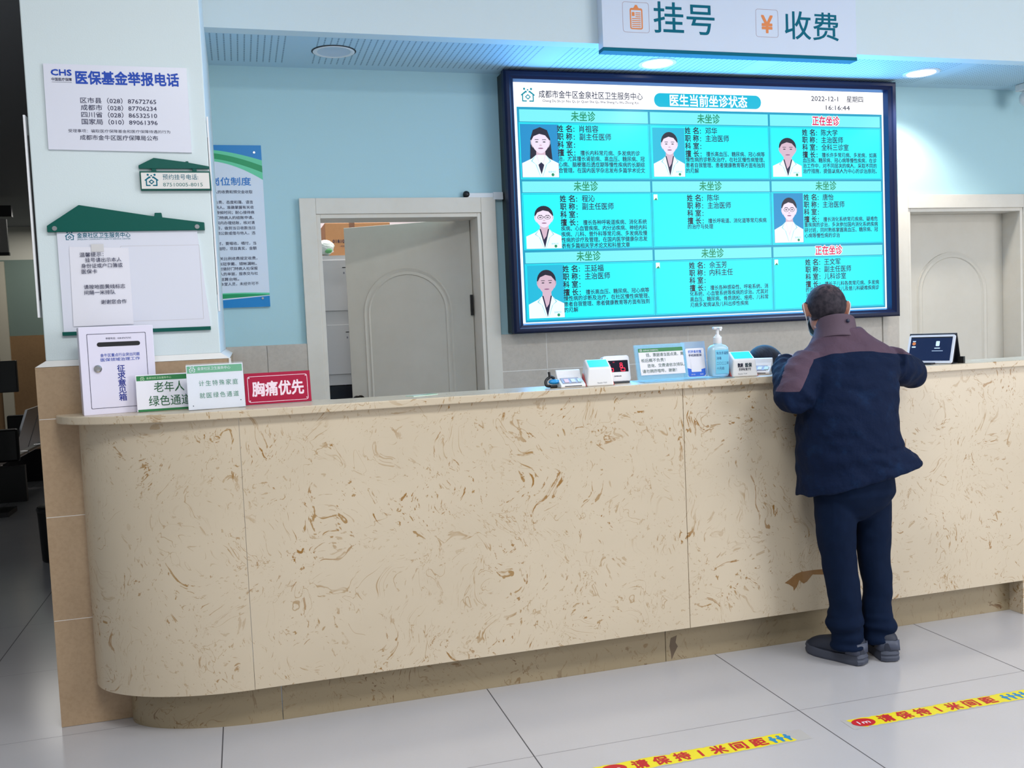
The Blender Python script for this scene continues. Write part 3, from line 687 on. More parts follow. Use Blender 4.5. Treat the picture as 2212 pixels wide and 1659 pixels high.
# ------------------------------------------------------------------ downlights and camera
def downlight(x, on, label):
    d = thing('ceiling_downlight', label, 'downlight', (x, 1.43, ZC), group='downlights in the soffit')
    g = G(); g.lathe([(.083, .0), (.105, .0), (.105, -.004), (.096, -.007), (.083, -.003)], (0, 0, 0), WHITEP, 40, cap=False); g.obj('trim_ring', d, smooth=40)
    if on: m = mat('lit_lamp_lens', (255, 250, 240), .3, emit=(255, 246, 232), es=9)
    else: m = mat('unlit_lamp_lens', (196, 206, 222), .25)
    g = G(); g.lathe([(.0835, -.0035), (.07, -.0015), (.0, -.0008)], (0, 0, 0), m, 40, cap=False); g.obj('lens', d, smooth=60)
    if on:
        l = bpy.data.lights.new('downlight_beam', 'SPOT'); l.energy = 72; l.spot_size = radians(124); l.spot_blend = .6; l.shadow_soft_size = .08; l.color = (1, .93, .82)
        o = bpy.data.objects.new('downlight_beam', l); COL.objects.link(o); o.location = (x, 1.43, ZC-.02)
    else:
        g = G(); g.lathe([(.104, -.0045), (.108, -.0005), (.112, -.0005)], (0, 0, 0), mat('gap_shadow_black', (30, 34, 40), .6), 40, cap=False); g.obj('gap_shadow_ring', d, smooth=40)  # dark ring standing in for the shadow in the gap around the trim
downlight(.562, False, 'unlit round downlight in the soffit above the poster')
downlight(2.343, True, 'lit round downlight under the hanging sign')
downlight(4.086, True, 'lit round downlight above the right corner of the display')
d = thing('security_camera', 'white ball security camera mounted under the soffit at the right', 'camera', (5.03, 1.58, ZC))
G().box((-.055, .09), (-.05, .05), (-.045, -.0), WHITEP).obj('mount', d, bevel=.006)
g = G(); g.ball((.0, 0, -.093), .052, WHITEP, 28); g.obj('ball_housing', d, smooth=60)
g = G(); q = Vector((-.25, -1, -.1)).normalized().to_track_quat('Y', 'Z').to_matrix()
R = []
for rr, dy in ((.0, .0545), (.020, .053), (.030, .049), (.034, .0405)):
    R.append([Vector((0, 0, -.093)) + q @ Vector((rr*.62*cos(2*pi*i/24)+.004, dy, rr*1.25*sin(2*pi*i/24))) for i in range(24)])
g.rings(R, mat('black_lens_glass', (8, 12, 34), .08, spec=.8), cap=False); g.obj('lens_window', d, smooth=60)

# ------------------------------------------------------------------ things on the counter
ZT = SLAB_T
LILAC = mat('white_lilac_enamel', (226, 222, 240), .35)
d = thing('suggestion_box', 'white metal suggestion box with lock and black slot beside the pillar', 'box', (-.527, .165, ZT), radians(12))
G().box((0, .250), (0, .088), (0, .315), LILAC).obj('body', d, bevel=.002)
g = G(); frame_flat(g, rrect(.026, .022, .224, .290, .003, 2), rrect(.0278, .0238, .2222, .2882, .003, 2), -.0006, mat('dark_seam', (60, 60, 84), .5)); g.obj('door_seam', d)
g = G().flat(rrect(.058, .243, .203, .259, .008), -.0008, mat('black_slot', (10, 10, 16), .5)); g.obj('slot', d)
g = G(); g.lathe([(.0135, 0), (.0135, .004), (.009, .008), (.009, .012), (.0, .013)], (0, 0, 0), CHROME, 20); g.obj('lock', d, loc=(.056, -.0002, .165), rot=(radians(90), 0, 0), smooth=40)
g = G(); y = -.0007
g.text('举报电话：028-87672765', .131, .268, .0075, y, INK, w=.085, anchor='c')
g.text('金牛区重点行业突出问题', .133, .206, .0115, y, BLUEINK, w=.132, anchor='c', bold=.004); g.text('医保领域治理工作', .133, .190, .0115, y, BLUEINK, w=.132, anchor='c', bold=.004)
for k, ch in enumerate('征求意见箱'): g.text(ch, .133, .150-k*.0262, .024, y, mat('deep_blue_ink', (16, 40, 140), .6), w=.0255, anchor='c', bold=.012)
g.obj('lettering', d)

def table_sign(name, label, loc, rz, w, h, parts, tilt=-8, foot=True, body=PAPER, cover=True):
    d = thing(name, label, 'sign', loc, rz, group='acrylic signs on the left of the counter')
    a = radians(-tilt)
    def tilted(g, nm, **kw): return g.obj(nm, d, rot=(-a, 0, 0), loc=(0, 0, .002), **kw)
    tilted(G().box((-.003, w+.003), (.0005, .0035), (0, h+.004), body), 'panel', bevel=.0006)
    if foot:
        pf = G().box((-.003, w+.003), (-.022, .07), (0, .0025), ACR); pf.obj('acrylic_foot', d)
        if cover: G().box((-.003, w+.003), (-.0025, -.0005), (.0, h+.008), ACR).obj('acrylic_cover', d, rot=(-a, 0, 0), loc=(0, -.001, .0026))
    g = parts(); tilted(g, 'print')
    return d
def pA():
    g = G(); y = .0002
    g.rect(0, .112, .23, .13, y, mat('deep_green_print', (24, 120, 60), .5)); g.rect(0, 0, .23, .008, y, MATS['deep_green_print'])
    logo(g, .02, .120, .016, y-.0002, mat('pale_print', (200, 226, 190), .6), None); g.text('金泉社区卫生服务中心', .034, .117, .0075, y-.0002, MATS['pale_print'], w=.085)
    g.text('老年人', .058, .068, .036, y-.0002, mat('dark_green_ink', (20, 92, 52), .6), w=.104, bold=.004); g.text('绿色通道', .038, .018, .036, y-.0002, MATS['dark_green_ink'], w=.146, bold=.004)
    return g
table_sign('counter_sign', 'white sign with dark green bands and large green characters, leaning by the box', (-.345, .158, ZT), radians(5), .23, .13, pA, foot=False)
def pB():
    g = G(); y = .0002
    g.rect(0, .132, .192, .158, y, mat('fresh_green_print', (40, 160, 96), .5)); logo(g, .018, .145, .024, y-.0002, PAPER, None)
    g.text('金泉社区卫生服务中心', .036, .142, .011, y-.0002, PAPER, w=.115)
    for k, s in enumerate(('计生特殊家庭', '就医绿色通道')):
        for i, ch in enumerate(s): g.text(ch, .038+i*.0235, .084-k*.044, .019, y-.0002, GREENINK, w=.0185, bold=.006)
    for x, z in ((.014, .014), (.180, .026)): g.flat(ell(x, z, .0022, .0022, 8), y-.0004, INK)
    return g
table_sign('counter_sign', 'taller clear acrylic sign with mint green header strip and small green characters', (-.166, .088, ZT), radians(6), .192, .158, pB)
CRIM = mat('crimson_acrylic', (168, 24, 62), .3, spec=.3)
def pC():
    g = G(); y = .0002
    frame_flat(g, rrect(.008, .008, .228, .106, .008), rrect(.0098, .0098, .2262, .1042, .007), y, mat('pink_white_print', (244, 222, 234), .5))
    g.text('胸痛优先', .118, .031, .051, y, MATS['pink_white_print'], w=.188, bold=.02, anchor='c')
    for x, z in ((.014, .014), (.222, .016), (.014, .100), (.222, .100)): g.flat(ell(x, z, .0022, .0022, 8), y-.0003, MATS['pink_white_print'])
    return g
table_sign('counter_sign', 'crimson acrylic sign with bold white characters left of the open doorway', (.032, .165, ZT), radians(3), .236, .114, pC, body=CRIM, cover=False)

# card lying flat on the counter
d = thing('acrylic_card', 'green and white acrylic card lying flat on the counter in front of the open door', 'card', (.645, .075, ZT), radians(25))
G().box((0, .115), (0, .055), (.0, .003), mat('card_white_green', (196, 222, 206), .2)).obj('card', d)
G().box((.065, .115), (.002, .03), (.003, .0034), mat('card_green', (90, 150, 110), .3)).obj('print', d)
# scanner stand: small black hook with blue shiny cap
d = thing('pen_stand', 'small black pen holder with shiny blue cap beside the left card reader', 'pen holder', (1.205, .085, ZT))
g = G(); g.tube(smoothpath([(-.014, -.012, .008), (-.026, -.004, .012), (-.024, .004, .03), (-.004, .006, .044), (.012, .004, .036)]), .006, BLACK, 10)
g.tube([(-.012, -.010, .006), (.016, -.012, .006)], .006, BLACK, 10); g.obj('holder', d, smooth=60)
g = G(); g.ball((.008, -.002, .024), (.024, .014, .011), mat('shiny_blue_cap', (40, 150, 220), .12), 18); g.obj('cap', d, smooth=60)
g = G(); g.tube([(-.008, .004, .042), (-.010, .006, .064)], .0055, BLACK, 10); g.obj('pen', d, smooth=60)

def card_reader(loc, rz, label):
    d = thing('card_reader', label, 'card reader', loc, rz, group='white card readers on the counter')
    g = G(); W = .100
    prof = [(-.054, .0), (-.058, .004), (-.056, .013), (.004, .034), (.020, .048), (.030, .064), (.040, .068), (.046, .062), (.046, .0)][::-1]
    g.xprism(prof, -W/2, W/2, WHITEP); g.obj('body', d, bevel=.006, seg=3)
    g = G().xprism([(-.046, .0150), (.004, .0325), (.002, .0365), (-.048, .0190)][::-1], -W*.40, W*.34, mat('reader_grey_inset', (150, 152, 168), .3)); g.obj('key_panel', d)
    g = G()
    for k, c in enumerate(((230, 190, 200), (206, 214, 224), (190, 214, 208))):
        x = -.030+k*.027; g.xprism([(-.042, .0180), (-.012, .0285), (-.013, .0330), (-.043, .0225)][::-1], x, x+.018, mat('reader_key_%d' % k, c, .4))
    g.obj('keys', d)
    g = G().box((-.034, .034), (-.0590, -.0560), (.0055, .0080), BLACK); g.obj('card_slot', d)
    return d
card_reader((1.280, .085, ZT), radians(-6), 'white card reader with raised back at the left end of the counter gadgets')
card_reader((2.166, .140, ZT), radians(-40), 'white card reader next to the left sleeve of the customer')

GLOW = mat('blue_glow_panel', (20, 120, 160), .2, emit=(40, 214, 250), es=1.0)
def scanner(loc, rz, label, variant):
    d = thing('code_scanner', label, 'code scanner', loc, rz, group='wedge-shaped white code scanners')
    W = .110
    prof = [(-.052, 0), (-.046, .072), (.018, .104), (.036, .100), (.060, 0)]
    g = G(); n_ = len(prof)
    V = [(-W/2*(1 if z < .05 else .86), y, z) for y, z in prof] + [(W/2*(1 if z < .05 else .86), y, z) for y, z in prof]
    g.add(V, [tuple(range(n_-1, -1, -1)), tuple(range(n_, 2*n_))] + [(i, (i+1) % n_, (i+1) % n_+n_, i+n_) for i in range(n_)], WHITEP); g.obj('housing', d, bevel=.006, seg=3)
    g = G(); a = Vector((0, -.046, .072)); b = Vector((0, .018, .104)); up = (b-a).normalized(); nn = Vector((0, -up.z, up.y))
    def q(u, v, e=.0012): p_ = a + (b-a)*v + nn*e; return (u, p_.y, p_.z)
    g.add([q(-.040, .1), q(.040, .1), q(.040, .9), q(-.040, .9)], [(0, 1, 2, 3)], GLOW); g.obj('glowing_screen', d)
    CORAL = mat('coral_plastic', (206, 74, 66), .4)
    for s in (-1, 1):
        g = G(); xs = sorted((s*(W/2+.0004), s*(W/2+.003))); g.xprism([(-.046, .001), (.052, .001), (.012, .050)], xs[0], xs[1], CORAL); g.obj('side_wedge', d)
    g = G(); sl = lambda z: -.0528+.006*z/.072-.0006
    def put(s, x, z, h, w_, m, bold=.0):
        k = len(g.V); g.text(s, x, z, h, 0, m, w=w_, bold=bold); g.V[k:] = [(v[0], sl(v[2]), v[2]) for v in g.V[k:]]
    put('Reader TOP', -.012 if not variant else -.03, .010, .006, .038, mat('grey_print', (110, 112, 124), .6))
    if variant:
        put('数刷', -.030, .040, .016, .022, INK, .02); put('医保', .002, .040, .016, .028, mat('teal_dark_print', (10, 70, 84), .6), .02); put('扫码支付', -.026, .026, .011, .052, INK, .01)
    g.obj('lettering', d)
scanner((1.394, .075, ZT), radians(-8), 'wedge-shaped white scanner with plain front left of the red digit display', 0)
scanner((2.042, .080, ZT), radians(-10), 'wedge-shaped white scanner with dark characters on its front, by the sanitizer bottle', 1)

d = thing('price_display', 'white customer display with black window and red digits', 'display', (1.503, .135, ZT), radians(-2))
g = G().prism(rrect(-.058, .004, .058, .112, .012), -.012, .030, WHITEP); g.obj('housing', d, rot=(radians(-10), 0, 0), bevel=.003)
G().box((-.045, .045), (-.03, .05), (0, .008), mat('dark_grey_plastic', (60, 64, 70), .5)).obj('base', d, bevel=.002)
def tl(g, nm): g.obj(nm, d, rot=(radians(-10), 0, 0))
tl(G().rect(-.050, .044, .050, .092, -.0126, mat('black_window', (12, 10, 34), .15)), 'window')
g = G(); y = -.0130
def seg(x, z, w_, h_, t_=.0028):
    frame_flat(g, rrect(x, z, x+w_, z+h_, .003, 2), rrect(x+t_, z+t_, x+w_-t_, z+h_-t_, .001, 2), y, REDLED)
seg(-.034, .046, .020, .015); seg(.016, .046, .020, .015); seg(.013, .061, .014, .011); seg(.0135, .072, .012, .010)
for x, z in ((-.038, .081), (-.034, .073), (-.016, .083)): g.rect(x, z, x+.008, z+.004, y, mat('dim_red_led', (90, 0, 20), .5, emit=(190, 20, 60), es=.6))
tl(g, 'digits'); g = G(); g.text('DMKUN', -.014, .024, .006, y, INK, w=.030, bold=.02); tl(g, 'lettering')

# clear acrylic stand with the printed notice, the payment card and the bottle standing on its tray
d = thing('acrylic_stand', 'wide clear blue-tinted acrylic stand holding a printed notice', 'sign', (1.575, .03, ZT), radians(-1))
ACB = mat('blue_tinted_acrylic', (150, 222, 250), .08, spec=.6, alpha=.24)
G().box((0, .40), (-.01, .125), (0, .004), ACB).obj('tray', d, bevel=.001)
g = G().box((0, .225), (.0, .003), (.0, .150), ACB).obj('front_sheet', d, rot=(radians(-14), 0, 0), loc=(0, .052, .006))
g = G().box((0, .225), (.0, .003), (.0, .150), ACB).obj('rear_sheet', d, rot=(radians(-14), 0, 0), loc=(0, .062, .006))
g = G().box((.225, .335), (.0, .002), (.0, .150), mat('grey_clear_sheet', (176, 204, 226), .1, alpha=.5)).obj('side_sheet', d, rot=(radians(-10), 0, 0), loc=(0, .10, .006))
g = G(); y = -.0008
g.rect(.014, .022, .212, .134, y, PAPER); g.rect(.014, .118, .212, .134, y-.0003, mat('leaf_green_print', (52, 130, 76), .5))
logo(g, .026, .126, .013, y-.0006, PAPER, None); g.text('金泉社区卫生服务中心', .036, .122, .007, y-.0006, PAPER, w=.068)
for k, (x, s) in enumerate(((.046, '钱、票据请当面点清，离'), (.022, '柜后概不负责！'), (.046, '咨询、交费请依次排队，'), (.022, '请勿拥挤喧哗，谢谢！'))):
    g.text(s, x, .098-k*.0225, .0145, y-.0004, mat('grey_green_print', (84, 110, 100), .6), w=.0152*len(s), bold=.006)
g.obj('printed_notice', d, rot=(radians(-14), 0, 0), loc=(0, .052, .006))
d = thing('payment_card', 'white and blue payment card leaning on the acrylic stand beside the bottle', 'card', (1.806, .10, ZT+.0045), radians(-4), rx=radians(-10))
g = G().prism(rrect(0, .004, .082, .124, .006), 0, .002, PAPER); g.obj('card', d)
g = G(); y = -.0005; PBL = mat('payment_blue', (30, 100, 214), .5)
g.flat([(.001, .012), (.008, .005), (.074, .005), (.081, .012), (.081, .038), (.041, .030), (.001, .042)], y, PBL)
g.flat(rrect(.019, .024, .063, .086, .003), y-.0003, PAPER)
g.text('打开支付宝', .041, .104, .011, y-.0003, PBL, w=.058, anchor='c', bold=.02); g.text('手机刷医保', .041, .089, .010, y-.0006, mat('payment_dark', (70, 80, 120), .5), w=.058, anchor='c', bold=.012)
g.text('支付宝', .016, .011, .005, y-.0003, PAPER, w=.018); g.text('医保', .056, .011, .005, y-.0003, PAPER, w=.014)
g.obj('print', d)
d = thing('sanitizer_bottle', 'tall white translucent pump bottle of hand gel with handwritten blue label', 'bottle', (1.940, .085, ZT+.0045), radians(-8))
GEL = mat('milky_blue_gel_bottle', (196, 232, 246), .25, trans=.25, spec=.5)
g = G(); R = []
for z, a, b in ((0, .030, .018), (.002, .038, .025), (.012, .042, .029), (.06, .043, .030), (.105, .043, .030), (.120, .040, .028), (.130, .030, .022), (.134, .0165, .0165), (.140, .0155, .0155)):
    R.append([(a*(abs(cos(u))**.6)*(1 if cos(u) > 0 else -1), b*(abs(sin(u))**.6)*(1 if sin(u) > 0 else -1), z) for u in [2*pi*i/32 for i in range(32)]])
g.rings(R, GEL); g.obj('bottle_body', d, smooth=50)
g = G(); g.lathe([(.0165, .138), (.0175, .140), (.0175, .164), (.011, .168), (.011, .172), (.0065, .174), (.0065, .197)], (0, 0, 0), WHITEP, 24); g.obj('pump_collar', d, smooth=40)
g = G().box((-.019, .019), (-.011, .011), (.196, .207), WHITEP).box((-.006, .006), (-.040, -.008), (.198, .2055), WHITEP).box((-.005, .005), (-.040, -.033), (.190, .199), WHITEP); g.obj('pump_head', d, bevel=.003)
g = G(); y = -.0302
GLB = mat('pale_blue_label', (120, 206, 238), .5); g.rect(-.022, .012, .034, .112, y, GLB)
for k, s in enumerate(('免洗手凝胶', '消毒', '二〇二二年', '十月启')): g.text(s, -.018, .092-k*.021, .012, y-.0004, mat('pen_blue', (26, 60, 130), .6), w=.0105*len(s))
g.obj('label', d)

# tablet in a folding case
d = thing('tablet', 'white tablet leaning in a black folding case at the right end of the counter', 'tablet', (2.985, .085, ZT+.004), radians(-60))
TT = dict(rot=(radians(-24), 0, 0), loc=(0, 0, 0)); K = .9
G().prism(rrect(-.102, 0, .102, .138, .010), 0, .008, mat('white_tablet_rim', (226, 230, 240), .3)).obj('body', d, bevel=.002, **TT)
TS = mat('tablet_screen', (6, 10, 22), .1, emit=(8, 40, 92), es=.6); g = G().rect(-.091, .012, .091, .127, -.0006, TS)
g.rect(-.091, .122, .091, .127, -.0009, BLACK); g.obj('screen', d, **TT)
g = G(); ICO = mat('tablet_icon', (180, 200, 220), .4, emit=(190, 214, 240), es=.7)
g.flat(rrect(.022, .082, .038, .106, .003, 3), -.0011, ICO); g.rect(.018, .070, .042, .074, -.0011, ICO); g.rect(.008, .058, .056, .060, -.0011, ICO)
g.flat(ell(-.075, .095, .008, .008, 14), -.0011, ORANGE); g.rect(-.083, .076, -.066, .082, -.0011, ICO); g.rect(-.082, .104, -.068, .108, -.0011, ICO); g.obj('icons', d, **TT)
CASE = mat('black_case_leather', (20, 24, 36), .6)
g = G().xprism([(.009, .0), (.016, .0), (.070, .128), (.064, .130)], -.103, .103, CASE).xprism([(.064, .130), (.070, .132), (.112, .004), (.106, .0)], -.103, .103, CASE).xprism([(.012, -.0038), (.118, -.0038), (.118, .0), (.012, .0)], -.103, .103, CASE)
g.obj('folding_case', d); g = G().box((-.03, .03), (-.05, .012), (-.0035, .003), CASE); g.obj('stand_lip', d)
G().box((.103, .128), (.07, .09), (-.004, .026), BLACK).obj('case_tab', d)
# ------------------------------------------------------------------ floor stickers
YEL = speckled('yellow_sticker_vinyl', (244, 228, 40), (232, 214, 30), .4, 20, .6); REDV = mat('red_sticker_print', (200, 34, 44), .5)
def floor_sticker(x0, x1, y0, skew, label, seed, worn):
    """built upright and laid down: local x runs along the sticker, local z becomes +Y on the floor"""
    rnd = random.Random(seed); W = x1-x0; H = .072
    d = thing('floor_sticker', label, 'sticker', (x0, y0, .0004), skew, group='yellow distance stickers on the floor'); 
    RX_ = dict(rot=(radians(-90), 0, 0))
    n_ = 60
    def edge(side, amp): return [(W*i/n_, (0 if side == 0 else H) + (1 if side == 0 else -1)*abs(rnd.gauss(0, amp))) for i in range(n_+1)]
    g = G().flat([(-.004, -.003), (W+.004, -.003), (W+.004, H+.003), (-.004, H+.003)], -.0001, mat('grey_sticker_residue', (186, 184, 182), .5)); g.obj('residue', d, **RX_)
    a, b = worn
    lo = [(x, z) for x, z in edge(0, .0035) if a <= x <= W-b*.6]; hi = [(x, z) for x, z in edge(1, .0025) if a*.4 <= x <= W-b]
    g = G(); m_ = min(len(lo), len(hi))
    g.flat(lo+hi[::-1], -.0004, YEL); g.obj('vinyl', d, **RX_)
    g = G(); cx = .060
    g.flat(ell(cx, H/2, .044, .030, 28), -.0008, REDV)
    g.text('1m', cx, .022, .028, -.0010, PAPER, w=.044, anchor='c', bold=.012)
    xs = .128
    for ch in '请保持1米间距':
        g.text(ch, xs+.024, .011, .05, -.0008, REDV, w=.052 if ch != '1' else None, bold=.028 if ch != '1' else .03, anchor='c'); xs += .0745 if ch not in '持1' else .066
    BLU = mat('blue_people_print', (40, 140, 196), .5)
    for k in range(4):
        px = W-.125+k*.028
        if px > W-b*.8: continue
        g.flat(ell(px, .052, .007, .007, 12), -.0008, BLU); g.flat([(px-.004, .01), (px+.006, .01), (px+.007, .026), (px+.014, .040), (px+.006, .045), (px-.006, .045), (px-.014, .038), (px-.006, .026)], -.0008, BLU)
    g.obj('print', d, **RX_)
floor_sticker(1.03, 1.79, -.765, radians(.3), 'yellow floor sticker nearest the camera with its right end torn white', 3, (.0, .07))
floor_sticker(1.965, 2.745, -.755, radians(-.6), 'yellow floor sticker further right, complete with its red round badge', 5, (.03, .0))

# ------------------------------------------------------------------ person at the counter
def person():
    root = thing('person', 'person in navy jacket with plum yoke standing at the counter, seen from behind', 'person', (2.37, -.2, 0))
    B = Vector((2.37, -.2, 0)); L = lambda *p: Vector(p)-B
    AZ = radians(15); UX = Vector((cos(AZ), -sin(AZ), 0)); UY = Vector((sin(AZ), cos(AZ), 0))
    SK = mat('tanned_skin', (176, 124, 104), .5, spec=.35, bump=(120, .2, .002))
    def tor(rows, g, m, n=40, k=1.0, ex=.85):
        R = []
        for z, cx, cy, a, b in rows:
            c = Vector((cx, cy, z))-B
            R.append([c + UX*a*k*(abs(cos(u))**ex)*(1 if cos(u) > 0 else -1) + UY*b*k*(abs(sin(u))**ex)*(1 if sin(u) > 0 else -1) for u in [2*pi*j/n for j in range(n)]])
        g.rings(R, m)
    DUM = SK
    # ---- head frame
    HC = L(2.352, -.078, 1.440); HA = radians(24); TILT = radians(22)
    F = Vector((sin(HA)*cos(TILT), cos(HA)*cos(TILT), -sin(TILT))); S = Vector((cos(HA), -sin(HA), 0)); U = S.cross(F)
    HM = Matrix(((S.x, F.x, U.x), (S.y, F.y, U.y), (S.z, F.z, U.z)))
    hp = lambda x, y, z: HC + HM @ Vector((x, y, z))
    body = G()
    body.ball(hp(0, -.004, .012), (.076, .095, .086), DUM, 32, HM)
    body.ball(hp(0, .012, -.035), (.066, .074, .078), DUM, 28, HM)
    body.ball(hp(0, .052, -.072), (.045, .036, .042), DUM, 24, HM)                     # jaw and chin
    body.ball(hp(0, .090, -.028), (.013, .022, .024), DUM, 16, HM); body.ball(hp(0, .075, .012), (.05, .02, .016), DUM, 16, HM)   # nose, brow
    body.ball(hp(0, .082, -.062), (.026, .012, .010), DUM, 16, HM)                     # lips
    for s in (-1, 1):                                                                  # ears
        body.tube(smoothpath([hp(s*.076, -.004, -.030), hp(s*.086, -.016, -.006), hp(s*.088, -.016, .016), hp(s*.080, -.002, .020)], 4), [.008, .0085, .009, .0095, .0095, .010, .010, .010, .0095, .009, .009, .008, .007], DUM, 10)
        body.ball(hp(s*.080, -.008, -.006), (.006, .016, .026), DUM, 14, HM)
    body.tube(smoothpath([L(2.372, -.125, 1.28), L(2.364, -.112, 1.34), hp(0, -.020, -.055)], 5), [(.068, .068)]*4+[(.062, .062)]*7, DUM, 24)
    tor([(.66, 2.375, -.2, .14, .11), (.80, 2.37, -.2, .155, .12), (.95, 2.36, -.2, .145, .11), (1.10, 2.372, -.19, .15, .115), (1.2, 2.385, -.17, .165, .11), (1.255, 2.39, -.16, .15, .08), (1.30, 2.378, -.135, .07, .06)], body, DUM)
    for P, r in (((L(2.21, -.13, 1.23), L(2.15, -.18, 1.16), L(2.108, -.215, 1.10), L(2.15, -.11, 1.16), L(2.20, -.01, 1.225)), (.05, .048, .044, .040, .028)),
                 ((L(2.56, -.22, 1.23), L(2.65, -.17, 1.185), L(2.725, -.105, 1.165), L(2.69, -.01, 1.195), L(2.62, .06, 1.225)), (.05, .048, .044, .040, .028))):
        pp = smoothpath(P, 5); rr = []
        for i in range(len(pp)):
            f = i/5; k = int(min(f, len(r)-2)); rr.append(r[k]+(r[min(k+1, len(r)-1)]-r[k])*(f-k))
        body.tube(pp, rr, DUM, 16)
    for P in ((L(2.30, -.2, .80), L(2.29, -.2, .60), L(2.31, -.2, .42), L(2.322, -.205, .22), L(2.325, -.21, .07)), (L(2.45, -.2, .80), L(2.463, -.2, .60), L(2.476, -.2, .42), L(2.478, -.2, .22), L(2.475, -.2, .07))):
        body.tube(smoothpath(P, 5), [.075-.002*i for i in range(21)], DUM, 18)
    # hands: palm plus five separate fingers, curled over a slip of paper
    def hand(w_, d_, up, side):
        d_ = Vector(d_).normalized(); up = (Vector(up)-d_*Vector(up).dot(d_)).normalized(); x = d_.cross(up)*side
        body.tube([w_, w_+d_*.03, w_+d_*.06, w_+d_*.088], [(.016, .024), (.016, .036), (.015, .041), (.011, .038)], DUM, 16)
        for k, (off, ln, r) in enumerate(((-.031, .062, .0075), (-.0105, .076, .0085), (.0105, .082, .0088), (.031, .072, .0086))):
            b = w_+d_*.078+x*off
            body.tube(smoothpath([b, b+d_*ln*.38+up*.004+x*off*.1, b+d_*ln*.68-up*.008+x*off*.12, b+d_*ln*.9-up*.026+x*off*.12], 4), [r*1.05]*5+[r]*4+[r*.92]*3+[r*.7], DUM, 10)
        b = w_+d_*.022+x*.028
        body.tube(smoothpath([b, b+d_*.026+x*.026-up*.006, b+d_*.052+x*.032-up*.014, b+d_*.074+x*.026-up*.020], 4), [.012]*5+[.0105]*4+[.0095]*3+[.007], DUM, 10)
    hand(L(2.205, .0, 1.230), (.62, .78, .14), (0, -.1, 1), 1)
    hand(L(2.615, .065, 1.228), (-.55, .8, -.05), (0, 0, 1), -1)
    V, F_, N = remesh(body, .0042, 3, .4)
    hv = []
    skin = mesh_obj('body', V, F_, [SK], root)
    # ---- hair: thin shell over the skull
    HAIRM = mat('short_dark_hair', (56, 50, 56), .7, spec=.25); t = NT(HAIRM); p = t.pos()
    # thinning crown: skin shows between short hairs on the balding spot
    cr = hp(.008, -.075, .062)
    vm = t.n('VectorMath', operation='DISTANCE'); t.put(vm.inputs[0], p); vm.inputs[1].default_value = cr
    nb = t.noise(p, 60, 4).outputs[0]
    f = t.math('MULTIPLY', t.ramp(vm.outputs['Value'], .01, .06, .8, 0), t.ramp(nb, .35, .75))
    t.color(t.mix(f, t.mix(t.ramp(nb, .3, .7), lin((34, 31, 40)), lin((58, 52, 60))), lin((120, 96, 96))))
    inv = HM.transposed(); keep = []
    for fi, f in enumerate(F_):
        c = sum((V[i] for i in f), Vector())/len(f)-HC; q = inv @ c
        if q.length < .13 and q.z > -.11 and abs(q.x) < .0805:
            line = -.058+max(0, q.y+.02)*1.05 if q.y < .03 else -.005+(q.y-.03)*1.3
            line = max(line, -.088)
            if q.y > -.03 and abs(q.x) > .06 and q.z < .018: continue
            if q.z > line+.004*noise.noise(q*60): keep.append(f)
    used = sorted({i for f in keep for i in f}); mp = {v: k for k, v in enumerate(used)}
    ho = mesh_obj('hair', [V[i]+N[i]*.0022 for i in used], [tuple(mp[i] for i in f) for f in keep], [HAIRM], root)
    sm = ho.modifiers.new('thick', 'SOLIDIFY'); sm.thickness = .003; sm.offset = 1
    # ---- jacket
    jk = G()
    rows = [(.725, 2.385, -.20, .236, .165), (.78, 2.382, -.20, .230, .168), (.84, 2.368, -.20, .215, .17), (.92, 2.357, -.20, .203, .17), (1.00, 2.353, -.20, .194, .168), (1.10, 2.371, -.19, .186, .163), (1.18, 2.389, -.18, .188, .150), (1.235, 2.393, -.172, .190, .130), (1.272, 2.392, -.16, .176, .104), (1.305, 2.385, -.148, .140, .086), (1.335, 2.378, -.138, .105, .078), (1.36, 2.372, -.13, .084, .074)]
    tor(rows, jk, DUM, 56)
    for P, r in (((L(2.235, -.14, 1.215), L(2.165, -.17, 1.17), L(2.105, -.215, 1.098), L(2.140, -.12, 1.155), L(2.178, -.045, 1.202), L(2.200, .0, 1.222)), (.078, .080, .074, .062, .054, .046)),
                 ((L(2.545, -.22, 1.21), L(2.63, -.185, 1.18), L(2.728, -.115, 1.160), L(2.70, -.03, 1.19), L(2.66, .03, 1.222), L(2.63, .055, 1.225)), (.074, .070, .066, .056, .048, .042))):
        pp = smoothpath(P, 6); rr = []
        for i in range(len(pp)):
            f = i/6; k = int(min(f, len(r)-2)); a = r[k]+(r[min(k+1, len(r)-1)]-r[k])*(f-k)
            rr.append(a*(1+.035*sin(i*1.9)))
        jk.tube(pp, rr, DUM, 22)
    V, F_, N = remesh(jk, .0065, 7, .5)
    att = []; W = []
    def dseg(p_, a, b):
        t_ = max(0, min(1, (p_-a).dot(b-a)/(b-a).length_squared)); return (p_-a-(b-a)*t_).length
    sh_, el_, wr_ = L(2.235, -.14, 1.215), L(2.105, -.215, 1.098), L(2.200, .0, 1.222)
    for v, nrm in zip(V, N):
        p_ = v.copy()
        # quilting and creases
        d_ = .0075*noise.noise(Vector((v.x*8, v.y*8, v.z*24+3))) + .005*noise.noise(Vector((v.x*22+v.z*15, v.y*22, v.z*18)))
        if v.z < 1.24 and abs(v.x+.01) < .2: d_ += .0035*sin(v.z*62+1.4*sin(v.x*9))*(.4+.6*noise.noise(v*6))
        W.append(p_ + nrm*d_)
        s = (v.x*cos(AZ) - v.y*sin(AZ))                         # across the shoulders
        ln = 1.268-.030*(s/.2)**2+.03*s
        if s < -.165: ln = 1.240-min(-s-.165, .085)*1.35
        if s > .178: ln = 1.250-(s-.178)*.12
